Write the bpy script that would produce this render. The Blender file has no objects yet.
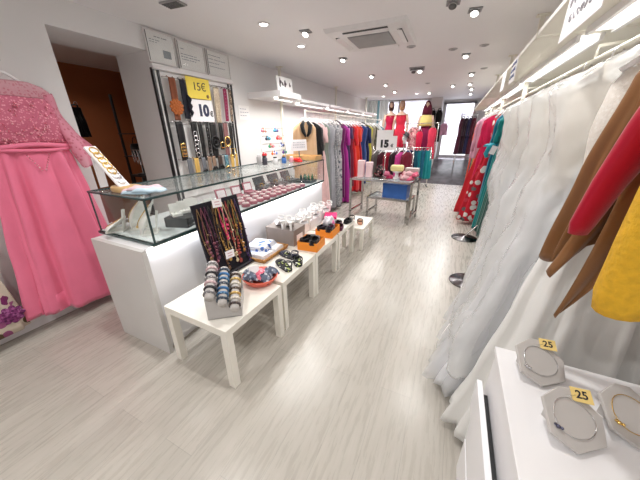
import bpy, bmesh, math, random
from mathutils import Vector, Matrix, Euler, noise
PI = math.pi
SC = bpy.context.scene
COL = SC.collection
R_ = random.Random(7)

# ------------------------------------------------------------------ mesh builder
class MB:
    def __init__(s): s.v=[]; s.f=[]; s.mi=[]; s.sm=[]; s.cur=0
    def mat(s,i): s.cur=i; return s
    def add(s,vs,fs,smooth=False):
        b=len(s.v); s.v+= [tuple(v) for v in vs]
        for f in fs:
            s.f.append([b+i for i in f]); s.mi.append(s.cur); s.sm.append(smooth)
        return s
    def box(s,c,d,rz=0,rot=None,taper=1.0):
        hx,hy,hz=d[0]/2,d[1]/2,d[2]/2
        M=(Euler(rot).to_matrix() if rot else Matrix.Rotation(rz,3,'Z'))
        vs=[]
        for z in (-hz,hz):
            k=taper if z>0 else 1
            for x,y in ((-hx,-hy),(hx,-hy),(hx,hy),(-hx,hy)): vs.append(Vector(c)+M@Vector((x*k,y*k,z)))
        return s.add(vs,[(3,2,1,0),(4,5,6,7),(0,1,5,4),(1,2,6,5),(2,3,7,6),(3,0,4,7)])
    def bx(s,x0,x1,y0,y1,z0,z1): return s.box(((x0+x1)/2,(y0+y1)/2,(z0+z1)/2),(abs(x1-x0),abs(y1-y0),abs(z1-z0)))
    def tube(s,pts,r,seg=8,closed=False,flat=1.0,caps=True):
        pts=[Vector(p) for p in pts]; n=len(pts); rr=r if isinstance(r,(list,tuple)) else [r]*n
        vs=[]; up=None
        for i,p in enumerate(pts):
            a=pts[(i-1)%n] if (closed or i>0) else p; b=pts[(i+1)%n] if (closed or i<n-1) else p
            t=(b-a).normalized() if (b-a).length>1e-9 else Vector((0,0,1))
            if up is None: up=t.orthogonal().normalized()
            up=(up-t*up.dot(t)); up=up.normalized() if up.length>1e-6 else t.orthogonal().normalized()
            w=t.cross(up)
            for k in range(seg):
                th=2*PI*k/seg; vs.append(p+up*math.cos(th)*rr[i]+w*math.sin(th)*rr[i]*flat)
        fs=[]
        for i in range(n if closed else n-1):
            j=(i+1)%n
            for k in range(seg): fs.append((i*seg+k,i*seg+(k+1)%seg,j*seg+(k+1)%seg,j*seg+k))
        if not closed and caps: fs.append(tuple(range(seg))[::-1]); fs.append(tuple((n-1)*seg+k for k in range(seg)))
        return s.add(vs,fs,True)
    def cyl(s,a,b,r,seg=16,r2=None): return s.tube([a,b],[r,r if r2 is None else r2],seg)
    def lathe(s,c,prof,seg=20,M=None,sx=1,sy=1):
        vs=[]
        for r,z in prof:
            for k in range(seg):
                th=2*PI*k/seg; q=Vector((r*math.cos(th)*sx,r*math.sin(th)*sy,z)); vs.append(Vector(c)+(M@q if M else q))
        fs=[]; n=len(prof)
        for i in range(n-1):
            for k in range(seg): fs.append((i*seg+k,i*seg+(k+1)%seg,(i+1)*seg+(k+1)%seg,(i+1)*seg+k))
        if prof[0][0]>1e-5: fs.append(tuple(range(seg))[::-1])
        if prof[-1][0]>1e-5: fs.append(tuple((n-1)*seg+k for k in range(seg)))
        return s.add(vs,fs,True)
    def ball(s,c,r,seg=10,rings=7,sc=(1,1,1)):
        pr=[(math.sin(PI*i/rings)*r,-math.cos(PI*i/rings)*r*sc[2]) for i in range(rings+1)]
        pr[0]=(1e-6,pr[0][1]); pr[-1]=(1e-6,pr[-1][1])
        return s.lathe(c,pr,seg,None,sc[0],sc[1])
    def ring(s,c,R,r,M=None,seg=20,sec=6,sx=1,sy=1):
        P=[]
        for k in range(seg):
            th=2*PI*k/seg; q=Vector((R*sx*math.cos(th),R*sy*math.sin(th),0)); P.append(Vector(c)+(M@q if M else q))
        return s.tube(P,r,sec,True)
    def prism(s,poly,h,M=None,o=(0,0,0)):
        n=len(poly); vs=[]
        for z in (0,h):
            for x,y in poly:
                q=Vector((x,y,z)); vs.append(Vector(o)+(M@q if M else q))
        fs=[tuple(range(n))[::-1],tuple(range(n,2*n))]+[(i,(i+1)%n,n+(i+1)%n,n+i) for i in range(n)]
        return s.add(vs,fs)
    def grid(s,fn,nu,nv,smooth=True,th=0.0):
        """sheet fn(u,v)->Vector with thickness th along the normal"""
        P=[[Vector(fn(i/nu,j/nv)) for j in range(nv+1)] for i in range(nu+1)]
        vs=[p for r in P for p in r]; W=nv+1
        fs=[(i*W+j,(i+1)*W+j,(i+1)*W+j+1,i*W+j+1) for i in range(nu) for j in range(nv)]
        if th:
            N=[]
            for i in range(nu+1):
                for j in range(nv+1):
                    du=P[min(i+1,nu)][j]-P[max(i-1,0)][j]; dv=P[i][min(j+1,nv)]-P[i][max(j-1,0)]
                    n=du.cross(dv); N.append(n.normalized() if n.length>1e-12 else Vector((0,0,1)))
            b=len(vs); vs=vs+[v-n*th for v,n in zip(vs,N)]
            fs+= [tuple(b+k for k in f[::-1]) for f in fs]
            edge=[i*W for i in range(nu+1)]+[nu*W+j for j in range(1,nv+1)]+[i*W+nv for i in range(nu-1,-1,-1)]+[j for j in range(nv-1,0,-1)]
            for a,c in zip(edge,edge[1:]+edge[:1]): fs.append((c,a,b+a,b+c))
        return s.add(vs,fs,smooth)
    def build(s,name,mats,parent=None,loc=None,rot=None,bevel=0,sub=0):
        me=bpy.data.meshes.new(name); me.from_pydata(s.v,[],s.f); me.update()
        for m in (mats if isinstance(mats,(list,tuple)) else [mats]): me.materials.append(m)
        me.polygons.foreach_set('material_index',s.mi); me.polygons.foreach_set('use_smooth',s.sm)
        o=bpy.data.objects.new(name,me); COL.objects.link(o)
        if parent: o.parent=parent
        if loc: o.location=loc
        if rot: o.rotation_euler=rot
        if bevel:
            b=o.modifiers.new('edge','BEVEL'); b.width=bevel; b.segments=2; b.limit_method='ANGLE'; b.angle_limit=.6
        if sub:
            m=o.modifiers.new('sub','SUBSURF'); m.levels=sub; m.render_levels=sub
        return o

def tag(o,label=None,cat=None,group=None,kind=None):
    if label: o['label']=label
    if cat: o['category']=cat
    if group: o['group']=group
    if kind: o['kind']=kind
    return o
def thing(name,label,cat,loc=(0,0,0),rz=0,group=None,rot=None):
    o=bpy.data.objects.new(name,None); COL.objects.link(o); o.empty_display_size=.05
    o.location=loc; o.rotation_euler=rot if rot else (0,0,rz)
    return tag(o,label,cat,group)
def struct(name,mb,m,bevel=0): return tag(mb.build(name,m,bevel=bevel),kind='structure')
def kids(o): return [c for c in bpy.data.objects if c.parent==o]
def dup(o,loc=None,rz=None,label=None,parent=None):
    c=o.copy(); COL.objects.link(c)
    if parent: c.parent=parent
    if loc is not None: c.location=loc
    if rz is not None: c.rotation_euler=(0,0,rz)
    if label: c['label']=label
    for ch in o.children: dup(ch,parent=c)
    return c
def text(s,size,mat,parent,loc,rot,depth=.0015,bold=0.0,name='lettering',ax='CENTER'):
    cu=bpy.data.curves.new('t','FONT'); cu.body=s; cu.size=size; cu.extrude=depth; cu.offset=bold; cu.align_x=ax; cu.align_y='CENTER'
    t=bpy.data.objects.new('t',cu); COL.objects.link(t)
    dg=bpy.context.evaluated_depsgraph_get(); me=bpy.data.meshes.new_from_object(t.evaluated_get(dg))
    bpy.data.objects.remove(t); bpy.data.curves.remove(cu)
    me.name=name; me.materials.clear(); me.materials.append(mat)
    o=bpy.data.objects.new(name,me); COL.objects.link(o); o.parent=parent; o.location=loc; o.rotation_euler=rot
    return o

# ------------------------------------------------------------------ materials
def newmat(name):
    m=bpy.data.materials.new(name); m.use_nodes=True; nt=m.node_tree
    return m,nt,nt.nodes['Principled BSDF']
def setp(b,**k):
    for n,v in k.items():
        if n in b.inputs: b.inputs[n].default_value=v
def rgb(c): return (c[0],c[1],c[2],1)
def s2l(r,g,b):
    f=lambda c:(c/255/12.92 if c/255<=.04045 else ((c/255+.055)/1.055)**2.4)
    return (f(r),f(g),f(b))
def noise_bump(nt,b,scale,strength,dist=.01,coord='Object',detail=3):
    tc=nt.nodes.new('ShaderNodeTexCoord'); n=nt.nodes.new('ShaderNodeTexNoise'); n.inputs['Scale'].default_value=scale; n.inputs['Detail'].default_value=detail
    bp=nt.nodes.new('ShaderNodeBump'); bp.inputs['Strength'].default_value=strength; bp.inputs['Distance'].default_value=dist
    nt.links.new(tc.outputs[coord],n.inputs['Vector']); nt.links.new(n.outputs['Fac'],bp.inputs['Height']); nt.links.new(bp.outputs['Normal'],b.inputs['Normal'])
    return tc,n
def M_plain(name,c,rough=.5,metal=0,var=.04,scale=12,bump=0,spec=.5,coat=0):
    m,nt,b=newmat(name); setp(b,**{'Roughness':rough,'Metallic':metal,'Specular IOR Level':spec,'Coat Weight':coat})
    tc=nt.nodes.new('ShaderNodeTexCoord'); n=nt.nodes.new('ShaderNodeTexNoise'); n.inputs['Scale'].default_value=scale; n.inputs['Detail'].default_value=4
    r=nt.nodes.new('ShaderNodeValToRGB'); r.color_ramp.elements[0].position=.3; r.color_ramp.elements[1].position=.7
    r.color_ramp.elements[0].color=rgb([x*(1-var) for x in c]); r.color_ramp.elements[1].color=rgb([min(1,x*(1+var)) for x in c])
    nt.links.new(tc.outputs['Object'],n.inputs['Vector']); nt.links.new(n.outputs['Fac'],r.inputs['Fac']); nt.links.new(r.outputs['Color'],b.inputs['Base Color'])
    if bump:
        bp=nt.nodes.new('ShaderNodeBump'); bp.inputs['Strength'].default_value=bump; bp.inputs['Distance'].default_value=.005
        nt.links.new(n.outputs['Fac'],bp.inputs['Height']); nt.links.new(bp.outputs['Normal'],b.inputs['Normal'])
    return m
def M_cloth(name,c,rough=.75,sheen=.3,weave=220,bump=.25,alpha=1.0,var=.08):
    m=M_plain(name,c,rough,0,var,9); nt=m.node_tree; b=nt.nodes['Principled BSDF']
    setp(b,**{'Sheen Weight':sheen,'Sheen Roughness':.4,'Specular IOR Level':.25,'Alpha':alpha})
    tc,n=noise_bump(nt,b,weave,bump,.002)
    return m
def M_spots(name,base,cols,scale=14,rough=.7,thr=.45,metal=0,coord='Object'):
    """printed fabric: voronoi blobs of several colours over a base"""
    m,nt,b=newmat(name); setp(b,**{'Roughness':rough,'Metallic':metal,'Specular IOR Level':.3})
    tc=nt.nodes.new('ShaderNodeTexCoord'); v=nt.nodes.new('ShaderNodeTexVoronoi'); v.inputs['Scale'].default_value=scale
    sep=nt.nodes.new('ShaderNodeSeparateColor'); r=nt.nodes.new('ShaderNodeValToRGB'); r.color_ramp.interpolation='CONSTANT'
    els=r.color_ramp.elements; n=len(cols)
    for i in range(n):
        if i<2: e=els[i]; e.position=i/n
        else: e=els.new(i/n)
        e.color=rgb(cols[i])
    if n==1: els[1].color=rgb(cols[0])
    lt=nt.nodes.new('ShaderNodeMath'); lt.operation='LESS_THAN'; lt.inputs[1].default_value=thr
    mx=nt.nodes.new('ShaderNodeMix'); mx.data_type='RGBA'; mx.inputs[6].default_value=rgb(base)
    nt.links.new(tc.outputs[coord],v.inputs['Vector']); nt.links.new(v.outputs['Color'],sep.inputs[0]); nt.links.new(sep.outputs[0],r.inputs['Fac'])
    nt.links.new(v.outputs['Distance'],lt.inputs[0]); nt.links.new(lt.outputs[0],mx.inputs[0]); nt.links.new(r.outputs['Color'],mx.inputs[7]); nt.links.new(mx.outputs[2],b.inputs['Base Color'])
    return m
def M_lace(name,base,thread,scale=60,rough=.6,glit=.0):
    m=M_spots(name,base,[thread],scale,rough,.35); nt=m.node_tree; b=nt.nodes['Principled BSDF']
    tc,n=noise_bump(nt,b,120,.6,.004)
    if glit: setp(b,**{'Metallic':glit})
    return m
def M_film(name,tint=(.9,.93,.97),opac=.25,rough=.15):
    """thin clear sheet: mostly see-through with a glossy skin and a little milkiness"""
    m=bpy.data.materials.new(name); m.use_nodes=True; nt=m.node_tree; nt.nodes.clear()
    o=nt.nodes.new('ShaderNodeOutputMaterial'); t=nt.nodes.new('ShaderNodeBsdfTransparent'); t.inputs[0].default_value=rgb([min(1,.9+.1*x) for x in tint])
    g=nt.nodes.new('ShaderNodeBsdfGlossy'); g.inputs['Roughness'].default_value=rough
    d=nt.nodes.new('ShaderNodeBsdfDiffuse'); d.inputs[0].default_value=rgb(tint)
    lw=nt.nodes.new('ShaderNodeLayerWeight'); lw.inputs[0].default_value=.5
    pw=nt.nodes.new('ShaderNodeMath'); pw.operation='POWER'; pw.inputs[1].default_value=4.5
    ma=nt.nodes.new('ShaderNodeMath'); ma.operation='MULTIPLY_ADD'; ma.inputs[1].default_value=.55; ma.inputs[2].default_value=.025
    nt.links.new(lw.outputs['Facing'],pw.inputs[0]); nt.links.new(pw.outputs[0],ma.inputs[0])
    m1=nt.nodes.new('ShaderNodeMixShader'); m1.inputs[0].default_value=opac
    m2=nt.nodes.new('ShaderNodeMixShader')
    nt.links.new(t.outputs[0],m1.inputs[1]); nt.links.new(d.outputs[0],m1.inputs[2])
    nt.links.new(ma.outputs[0],m2.inputs[0]); nt.links.new(m1.outputs[0],m2.inputs[1]); nt.links.new(g.outputs[0],m2.inputs[2]); nt.links.new(m2.outputs[0],o.inputs[0])
    if opac>.05:
        tc=nt.nodes.new('ShaderNodeTexCoord'); n=nt.nodes.new('ShaderNodeTexNoise'); n.inputs['Scale'].default_value=9; n.inputs['Detail'].default_value=5
        bp=nt.nodes.new('ShaderNodeBump'); bp.inputs['Strength'].default_value=.8; bp.inputs['Distance'].default_value=.03
        nt.links.new(tc.outputs['Object'],n.inputs['Vector']); nt.links.new(n.outputs['Fac'],bp.inputs['Height'])
        nt.links.new(bp.outputs[0],g.inputs['Normal']); nt.links.new(bp.outputs[0],lw.inputs['Normal'])
    return m
def M_glow(name,c,s):
    m=bpy.data.materials.new(name); m.use_nodes=True; nt=m.node_tree; nt.nodes.clear()
    o=nt.nodes.new('ShaderNodeOutputMaterial'); e=nt.nodes.new('ShaderNodeEmission'); e.inputs[0].default_value=rgb(c); e.inputs[1].default_value=s
    nt.links.new(e.outputs[0],o.inputs[0]); return m
def M_floor():
    m,nt,b=newmat('whitewashed_planks'); setp(b,**{'Roughness':.3,'Specular IOR Level':.5})
    tc=nt.nodes.new('ShaderNodeTexCoord'); mp=nt.nodes.new('ShaderNodeMapping'); mp.inputs['Rotation'].default_value=(0,0,PI/2)
    br=nt.nodes.new('ShaderNodeTexBrick'); br.offset=.37; br.inputs['Color1'].default_value=(.475,.445,.40,1); br.inputs['Color2'].default_value=(.41,.385,.345,1); br.inputs['Mortar'].default_value=(.32,.30,.27,1)
    br.inputs['Scale'].default_value=1; br.inputs['Mortar Size'].default_value=.0012; br.inputs['Brick Width'].default_value=1.25; br.inputs['Row Height'].default_value=.19; br.inputs['Bias'].default_value=-.1
    m2=nt.nodes.new('ShaderNodeMapping'); m2.inputs['Scale'].default_value=(14,1.3,1)
    n=nt.nodes.new('ShaderNodeTexNoise'); n.inputs['Scale'].default_value=3.2; n.inputs['Detail'].default_value=8; n.inputs['Roughness'].default_value=.62
    r=nt.nodes.new('ShaderNodeValToRGB'); r.color_ramp.elements[0].position=.32; r.color_ramp.elements[0].color=(.9,.89,.87,1); r.color_ramp.elements[1].position=.66; r.color_ramp.elements[1].color=(1.07,1.07,1.07,1)
    mx=nt.nodes.new('ShaderNodeMix'); mx.data_type='RGBA'; mx.blend_type='MULTIPLY'; mx.inputs[0].default_value=1
    L=nt.links.new
    L(tc.outputs['Object'],mp.inputs['Vector']); L(mp.outputs[0],br.inputs['Vector']); L(tc.outputs['Object'],m2.inputs['Vector']); L(m2.outputs[0],n.inputs['Vector'])
    L(n.outputs['Fac'],r.inputs['Fac']); L(br.outputs['Color'],mx.inputs[6]); L(r.outputs['Color'],mx.inputs[7]); L(mx.outputs[2],b.inputs['Base Color'])
    rr=nt.nodes.new('ShaderNodeMapRange'); rr.inputs[3].default_value=.20; rr.inputs[4].default_value=.36; L(n.outputs['Fac'],rr.inputs[0]); L(rr.outputs[0],b.inputs['Roughness'])
    return m

WALL=M_plain('wall_paint',(.74,.735,.735),.55,0,.015,3)
CEIL=M_plain('ceiling_paint',(.80,.79,.80),.6,0,.01,2)
FLOOR=M_floor()
DARKFL=M_plain('dark_stone',(.10,.095,.105),.16,0,.3,6)
WHITE=M_plain('white_lacquer',(.80,.79,.80),.28,0,.01,4)
WHITEG=M_plain('white_gloss_panel',(.84,.84,.87),.2,0,.01,4)
CREAM=M_plain('cream_paint',(.78,.75,.66),.5,0,.02,3)
TABLE=M_plain('pale_birch_foil',(.80,.77,.70),.3,0,.03,5)
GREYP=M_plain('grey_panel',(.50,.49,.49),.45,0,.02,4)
BROWN=M_plain('terracotta_paint',(.36,.115,.04),.7,0,.05,3)
BLACK=M_plain('black_plastic',(.012,.012,.014),.4,0,.1,9)
BLACKM=M_plain('black_metal',(.03,.03,.033),.35,.4,.1,9)
VELVET=M_cloth('black_velvet',(.012,.010,.016),.9,.3)
CHROME=M_plain('chrome',(.78,.77,.76),.14,1,.02,9)
STEEL=M_plain('brushed_steel',(.55,.54,.54),.32,1,.05,30)
EDGE=M_plain('dark_glass_edge',(.03,.06,.06),.25,.1,.1,9)
GLASS=M_film('clear_glass',(.9,.97,.95),.025,.02)
PLASTIC=M_film('clear_garment_plastic',(.88,.88,.87),.32,.16)
PAPER=M_plain('white_paper',(.84,.83,.83),.7,0,.015,20)
CARDW=M_plain('white_card',(.88,.86,.88),.6,0,.01,20)
YELLOW=M_plain('yellow_card',(.80,.62,.07),.6,0,.02,20)
TAGY=M_plain('yellow_price_tag',(.80,.60,.22),.6,0,.04,60)
INK=M_plain('black_ink',(.02,.02,.025),.6)
INKB=M_plain('blue_grey_ink',(.18,.20,.28),.6)
GOLD=M_plain('gold_metal',(.85,.58,.2),.25,1,.1,40)
SILVER=M_plain('silver_metal',(.8,.8,.82),.2,1,.1,40)
LAMP=M_glow('lamp_glow',(1,.96,.9),14)
LAMPC=M_glow('tube_glow',(1,.97,.88),6)
LAMPR=M_glow('tube_glow_dim',(1,.97,.90),2.6)
WOOD=M_plain('light_wood',(.55,.36,.17),.5,0,.15,14)
WICKER=M_spots('woven_wicker',(.42,.20,.06),[(.62,.36,.14),(.33,.14,.04)],90,.7,.5)
ORANGE=M_plain('orange_cardboard',(.84,.27,.02),.55,0,.03,14)
TAUPE=M_plain('taupe_cardboard',(.25,.21,.19),.6,0,.05,14)
PINKC=M_plain('pale_pink_card',(.78,.55,.58),.55,0,.04,14)
GREY2=M_plain('mid_grey_plastic',(.46,.45,.46),.5)
LENS=M_plain('lamp_off_lens',(.12,.12,.12),.2)
GREY=M_plain('grey_plastic',(.30,.30,.31),.5)
DISPG=M_plain('grey_display_card',(.46,.44,.43),.5,0,.02,14)
ACRYL=M_plain('frosted_display',(.52,.495,.475),.3,0,.02,14)
SKINM=M_plain('mannequin_skin',(.62,.42,.32),.5)
REDPL=M_plain('coral_red_plastic',(.72,.13,.08),.35)

# ------------------------------------------------------------------ the setting
H=2.475; XL=-2.93; XR=.87; YB=-1.6; YF=10.4; YD=11.3; RZ=.60
mb=MB(); mb.bx(XL-.0,XR,YB,8.8,-.1,0); struct('floor',mb,FLOOR)
mb=MB()   # entrance ramp and raised shop-window platform
mb.add([(XL,8.8,0),(XR,8.8,0),(XR,YF,RZ-.02),(XL,YF,RZ-.02),(XR,YD+.3,RZ),(XL,YD+.3,RZ),(XL,8.8,-.1),(XR,8.8,-.1),(XR,YD+.3,-.1),(XL,YD+.3,-.1)],
       [(0,1,2,3),(3,2,4,5),(6,9,8,7),(1,7,8,4,2),(6,0,3,5,9),(0,6,7,1),(5,4,8,9)])
struct('floor_entrance',mb,DARKFL)
mb=MB(); mb.bx(XL-2.6,XR+.1,YB-.1,YD+.3,H,H+.1); struct('ceiling',mb,CEIL)
# left wall with the doorway
DY0,DY1,DZ=1.34,2.135,2.27; XT=XL-.52
mb=MB(); mb.bx(XT,XL,YB,DY0,0,H); mb.bx(XT,XL,DY1,YD+.3,0,H); mb.bx(XT,XL,DY0,DY1,DZ,H); struct('wall_left',mb,WALL)
mb=MB(); mb.bx(XR,XR+.1,YB,YD+.3,-.1,H); struct('wall_right',mb,WALL)
mb=MB(); mb.bx(XL,XR,YB-.1,YB,0,H); struct('wall_rear',mb,WALL)
mb=MB(); mb.bx(XL,XL+.015,YB,DY0,0,.085); struct('baseboard_left',mb,WHITE,.004)
mb=MB(); mb.bx(XL,XL+.015,DY1,8.8,0,.085); struct('baseboard_left_far',mb,WHITE,.004)
# back room behind the doorway
mb=MB(); mb.bx(-5.5,-5.4,.2,3.6,0,H); mb.bx(-5.4,XT,3.5,3.6,0,H); mb.bx(-5.4,XT,.2,.3,0,H); struct('wall_back_room',mb,BROWN)
mb=MB(); mb.bx(-5.4,XL,.3,3.5,-.1,-.002); struct('floor_back_room',mb,FLOOR)
# front of the shop
mb=MB(); mb.bx(XL,-.9,YF,YF+.08,0,RZ+.02); struct('wall_front',mb,WALL)
mb=MB(); mb.bx(-.9,-.56,YF-.12,YF+.9,0,H); struct('pillar_front',mb,WALL)
mb=MB(); mb.bx(-.56,XR,YD,YD+.08,2.36,H); mb.bx(.47,XR,YD,YD+.08,RZ,2.36); struct('wall_front_right',mb,WALL)
mb=MB()
for x in (XL+.03,-1.93,-.94): mb.bx(x-.025,x+.025,YF,YF+.05,RZ+.02,H)
mb.bx(XL,-.9,YF,YF+.05,H-.05,H); mb.bx(XL,-.9,YF,YF+.05,RZ+.02,RZ+.07); struct('window_1',mb,STEEL)
mb=MB(); mb.bx(XL,-.9,YF+.02,YF+.026,RZ+.02,H); struct('window_1_pane',mb,GLASS)
mb=MB(); mb.bx(-.56,-.46,YD,YD+.07,RZ,2.40); mb.bx(.40,.47,YD,YD+.07,RZ,2.40); mb.bx(-.56,.47,YD,YD+.07,2.34,2.40); mb.bx(-.46,.40,YD,YD+.06,RZ,RZ+.05); struct('door_1',mb,STEEL)
mb=MB(); mb.bx(-.46,.40,YD+.03,YD+.036,RZ+.05,2.34); struct('door_1_pane',mb,GLASS)
mb=MB(); mb.bx(-1.7,-.58,9.35,YF-.13,0,RZ+.02); struct('trim_window_platform',mb,WHITE,.01)
mb=MB(); mb.bx(XL,-1.7,9.35,YF,0,RZ+.02); struct('trim_window_platform_far',mb,WHITE,.01)
# street outside
PAVE=M_plain('pale_pavement',(.62,.61,.62),.8,0,.06,2)
FACADE=M_plain('pale_facade',(.78,.74,.80),.8,0,.03,1)
mb=MB(); mb.bx(-14,14,YD+.3,24,RZ-.15,RZ-.03); struct('ground_street',mb,PAVE)
FACS=M_plain('facade_openings',(.52,.50,.58),.6,0,.03,1)
mb=MB(); mb.bx(-14,14,19,19.4,RZ-.1,9)
for i in range(9):
    for k in range(3): mb.mat(1); mb.bx(-13+3*i,-11.6+3*i,18.95,19.02,RZ+1.6+2.7*k,RZ+3.1+2.7*k); mb.mat(0); mb.bx(-13.2+3*i,-11.4+3*i,18.7,19.0,RZ+1.45+2.7*k,RZ+1.6+2.7*k)
struct('wall_street',mb,[FACADE,FACS])

# ------------------------------------------------------------------ ceiling fittings
def area(loc,size,power,rot=(0,0,0),color=(1,.985,.96),shape='DISK',sy=None,spread=2.6):
    l=bpy.data.lights.new('lamp_light','AREA'); l.shape=shape; l.size=size; l.energy=power; l.color=color; l.spread=spread
    if sy: l.size_y=sy
    o=bpy.data.objects.new('lamp_light',l); COL.objects.link(o); o.location=loc; o.rotation_euler=rot; return o
LP=11.0
def roundlight(x,y,label):
    t=thing('ceiling_downlight',label,'ceiling light',(x,y,H),0,'recessed ceiling downlights')
    m=MB(); m.lathe((0,0,0),[(.036,-.004),(.042,-.008),(.056,-.006),(.060,0)],24); m.build('trim_ring',WHITE,t)
    m=MB(); m.cyl((0,0,-.007),(0,0,-.002),.038,20); m.build('lamp',LAMP,t)
    area((x,y,H-.02),.09,LP)
def squarespot(x,y,label,on=True,rz=.1):
    t=thing('ceiling_spotlight',label,'ceiling light',(x,y,H),rz,'tilting ceiling spotlights')
    m=MB()
    for a in (0,1,2,3):
        c=[(-.047,0),(.047,0),(0,-.047),(0,.047)][a]; d=(.012,.106,.010) if a<2 else (.082,.012,.010)
        m.box((c[0],c[1],-.006),d)
    m.build('housing_frame',GREY,t)
    m=MB(); m.bx(-.041,.041,-.041,.041,-.004,-.001); m.build('housing_well',GREY,t)
    Rm=Euler((-.45,.1,0)).to_matrix()
    m=MB(); m.lathe((0,0,-.012),[(.022,.01),(.032,-.003),(.034,-.022),(.031,-.026)],18,Rm); m.build('lamp_barrel',STEEL,t)
    m=MB(); m.lathe((0,0,-.012),[(.001,-.0275),(.030,-.0275),(.030,-.025)],18,Rm); m.build('lamp',LAMP if on else LENS,t)
    if on: area((x,y,H-.06),.08,LP*.8,(-.3,.1,0))
roundlight(-1.86,2.65,'round glowing ceiling downlight above the belt board and its notices')
roundlight(-1.89,3.45,'round glowing ceiling downlight between the belt board and the lit shelf')
for x,y,l in [(-1.59,3.01,'bright tilting ceiling spot in the row just before the air conditioner'),(-1.64,4.24,'lit ceiling spot with dark frame level with the lit shelf canopy'),
              (-1.61,5.67,'lit ceiling spot over the clothes rail, second beyond the air conditioner'),(-1.61,6.85,'lit ceiling spot over the clothes rail, third beyond the air conditioner'),(-1.65,8.11,'lit ceiling spot nearest to the shop window over the clothes rail')]:
    squarespot(x,y,l)
for x,y,l in [(-.02,3.21,'bright ceiling spot on the gown side, before all others of its row'),(-.05,4.83,'lit ceiling spot above the aisle opposite the chrome tables'),(.08,6.37,'lit ceiling spot over the coloured dresses'),
              (-.25,7.76,'small lit ceiling spot over the aisle, paired with a twin near the door'),(.10,7.64,'small lit ceiling spot over the dresses near the door'),(.17,8.53,'small lit ceiling spot on the wall side near the door'),(.19,9.62,'last lit ceiling spot before the entrance door'),(-.85,8.81,'small lit ceiling spot in front of the shop window pillar')]:
    squarespot(x,y,l)
roundlight(-2.2,9.15,'added round downlight brightening the cream curtain'); roundlight(-1.2,8.95,'added round downlight brightening the window mannequins')  # both downlights are added to brighten the dim curtain and window end
squarespot(-.19,2.96,'unlit dark ceiling spot beside the bright one on the gown side',False)
t=thing('twin_spotlight','square dark twin ceiling spotlight beyond the air conditioner','ceiling light',(-.77,5.44,H),.1)
m=MB(); m.bx(-.12,.12,-.10,.10,-.02,0); m.build('housing_frame',GREY,t,bevel=.004)
m=MB(); m.bx(-.10,.10,-.08,.08,-.024,-.019); m.build('housing_well',BLACK,t)
for sx,mt in ((-.05,LENS),(.05,LAMP)):
    m=MB(); m.cyl((sx,0,-.02),(sx,-.02,-.06),.04,16); b=m.build('lamp_barrel',STEEL,t); m=MB(); m.cyl((sx,-.0195,-.0605),(sx,-.0205,-.063),.034,16); m.build('lamp',mt,b)
area((-.77,5.44,H-.09),.08,LP)
for x,y,l in [(-.21,4.47,'flat dark ceiling disc closer to the aisle, paired with a twin'),(.14,4.46,'flat dark ceiling disc beside the right canopy posts'),(.25,5.99,'small dark ceiling disc over the coloured dresses'),(-.75,7.17,'flat grey oval ceiling disc near the shop window'),(-.68,4.1,'flat grey ceiling detector at the corner of the air conditioner')]:
    t=thing('ceiling_detector',l.replace('right canopy','canopy'),'ceiling detector',(x,y,H)); m=MB(); m.lathe((0,0,0),[(.042,-.012),(.052,-.007),(.056,0)],20); m.build('cover',GREY2,t); m=MB(); m.lathe((0,0,-.012),[(.024,-.004),(.03,.001)],16); m.build('sensor_face',GREY,t)
# air conditioner cassette
t=thing('air_conditioner','square white ceiling air conditioner cassette with grey centre grille','air conditioner',(-1.0,3.475,H),.02)
m=MB(); m.add([(-.42,-.42,0),(.42,-.42,0),(.42,.42,0),(-.42,.42,0),(-.40,-.40,-.035),(.40,-.40,-.035),(.40,.40,-.035),(-.40,.40,-.035),(-.25,-.25,-.045),(.25,-.25,-.045),(.25,.25,-.045),(-.25,.25,-.045)],
      [(0,1,5,4),(1,2,6,5),(2,3,7,6),(3,0,4,7),(4,5,9,8),(5,6,10,9),(6,7,11,10),(7,4,8,11),(8,9,10,11)]); m.build('panel',M_plain('ac_white',(.74,.73,.73),.45),t)
g=MB(); g.bx(-.22,.22,-.22,.22,-.05,-.043); gr=g.build('grille',GREY,t)
g=MB()
for k in range(18): g.box((0,-.2+.0235*k,-.053),(.43,.012,.006),rot=(.5,0,0))
g.build('grille_slats',M_plain('grille_grey',(.42,.41,.41),.5),gr)
for a in range(4):
    M4=Matrix.Rotation(a*PI/2,3,'Z'); m=MB(); m.mat(0)
    c=M4@Vector((0,-.325,-.042)); m.box(c,(.46,.05,.008),rz=a*PI/2); o=m.build('air_slot',LENS,t)
    m=MB(); c=M4@Vector((0,-.32,-.048)); m.box(c,(.46,.055,.006),rot=(.25*(1),0,a*PI/2)); m.build('flap',WHITE,o)
t=thing('ceiling_vent','small grey ceiling vent above the brown doorway','ceiling vent',(-2.24,1.95,H),.1)
m=MB(); m.bx(-.09,.09,-.06,.06,-.012,0); m.build('vent_frame',GREY,t,bevel=.003); m=MB()
for k in range(5): m.box((0,-.04+.02*k,-.014),(.15,.008,.006))
m.build('slats',LENS,t)

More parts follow.
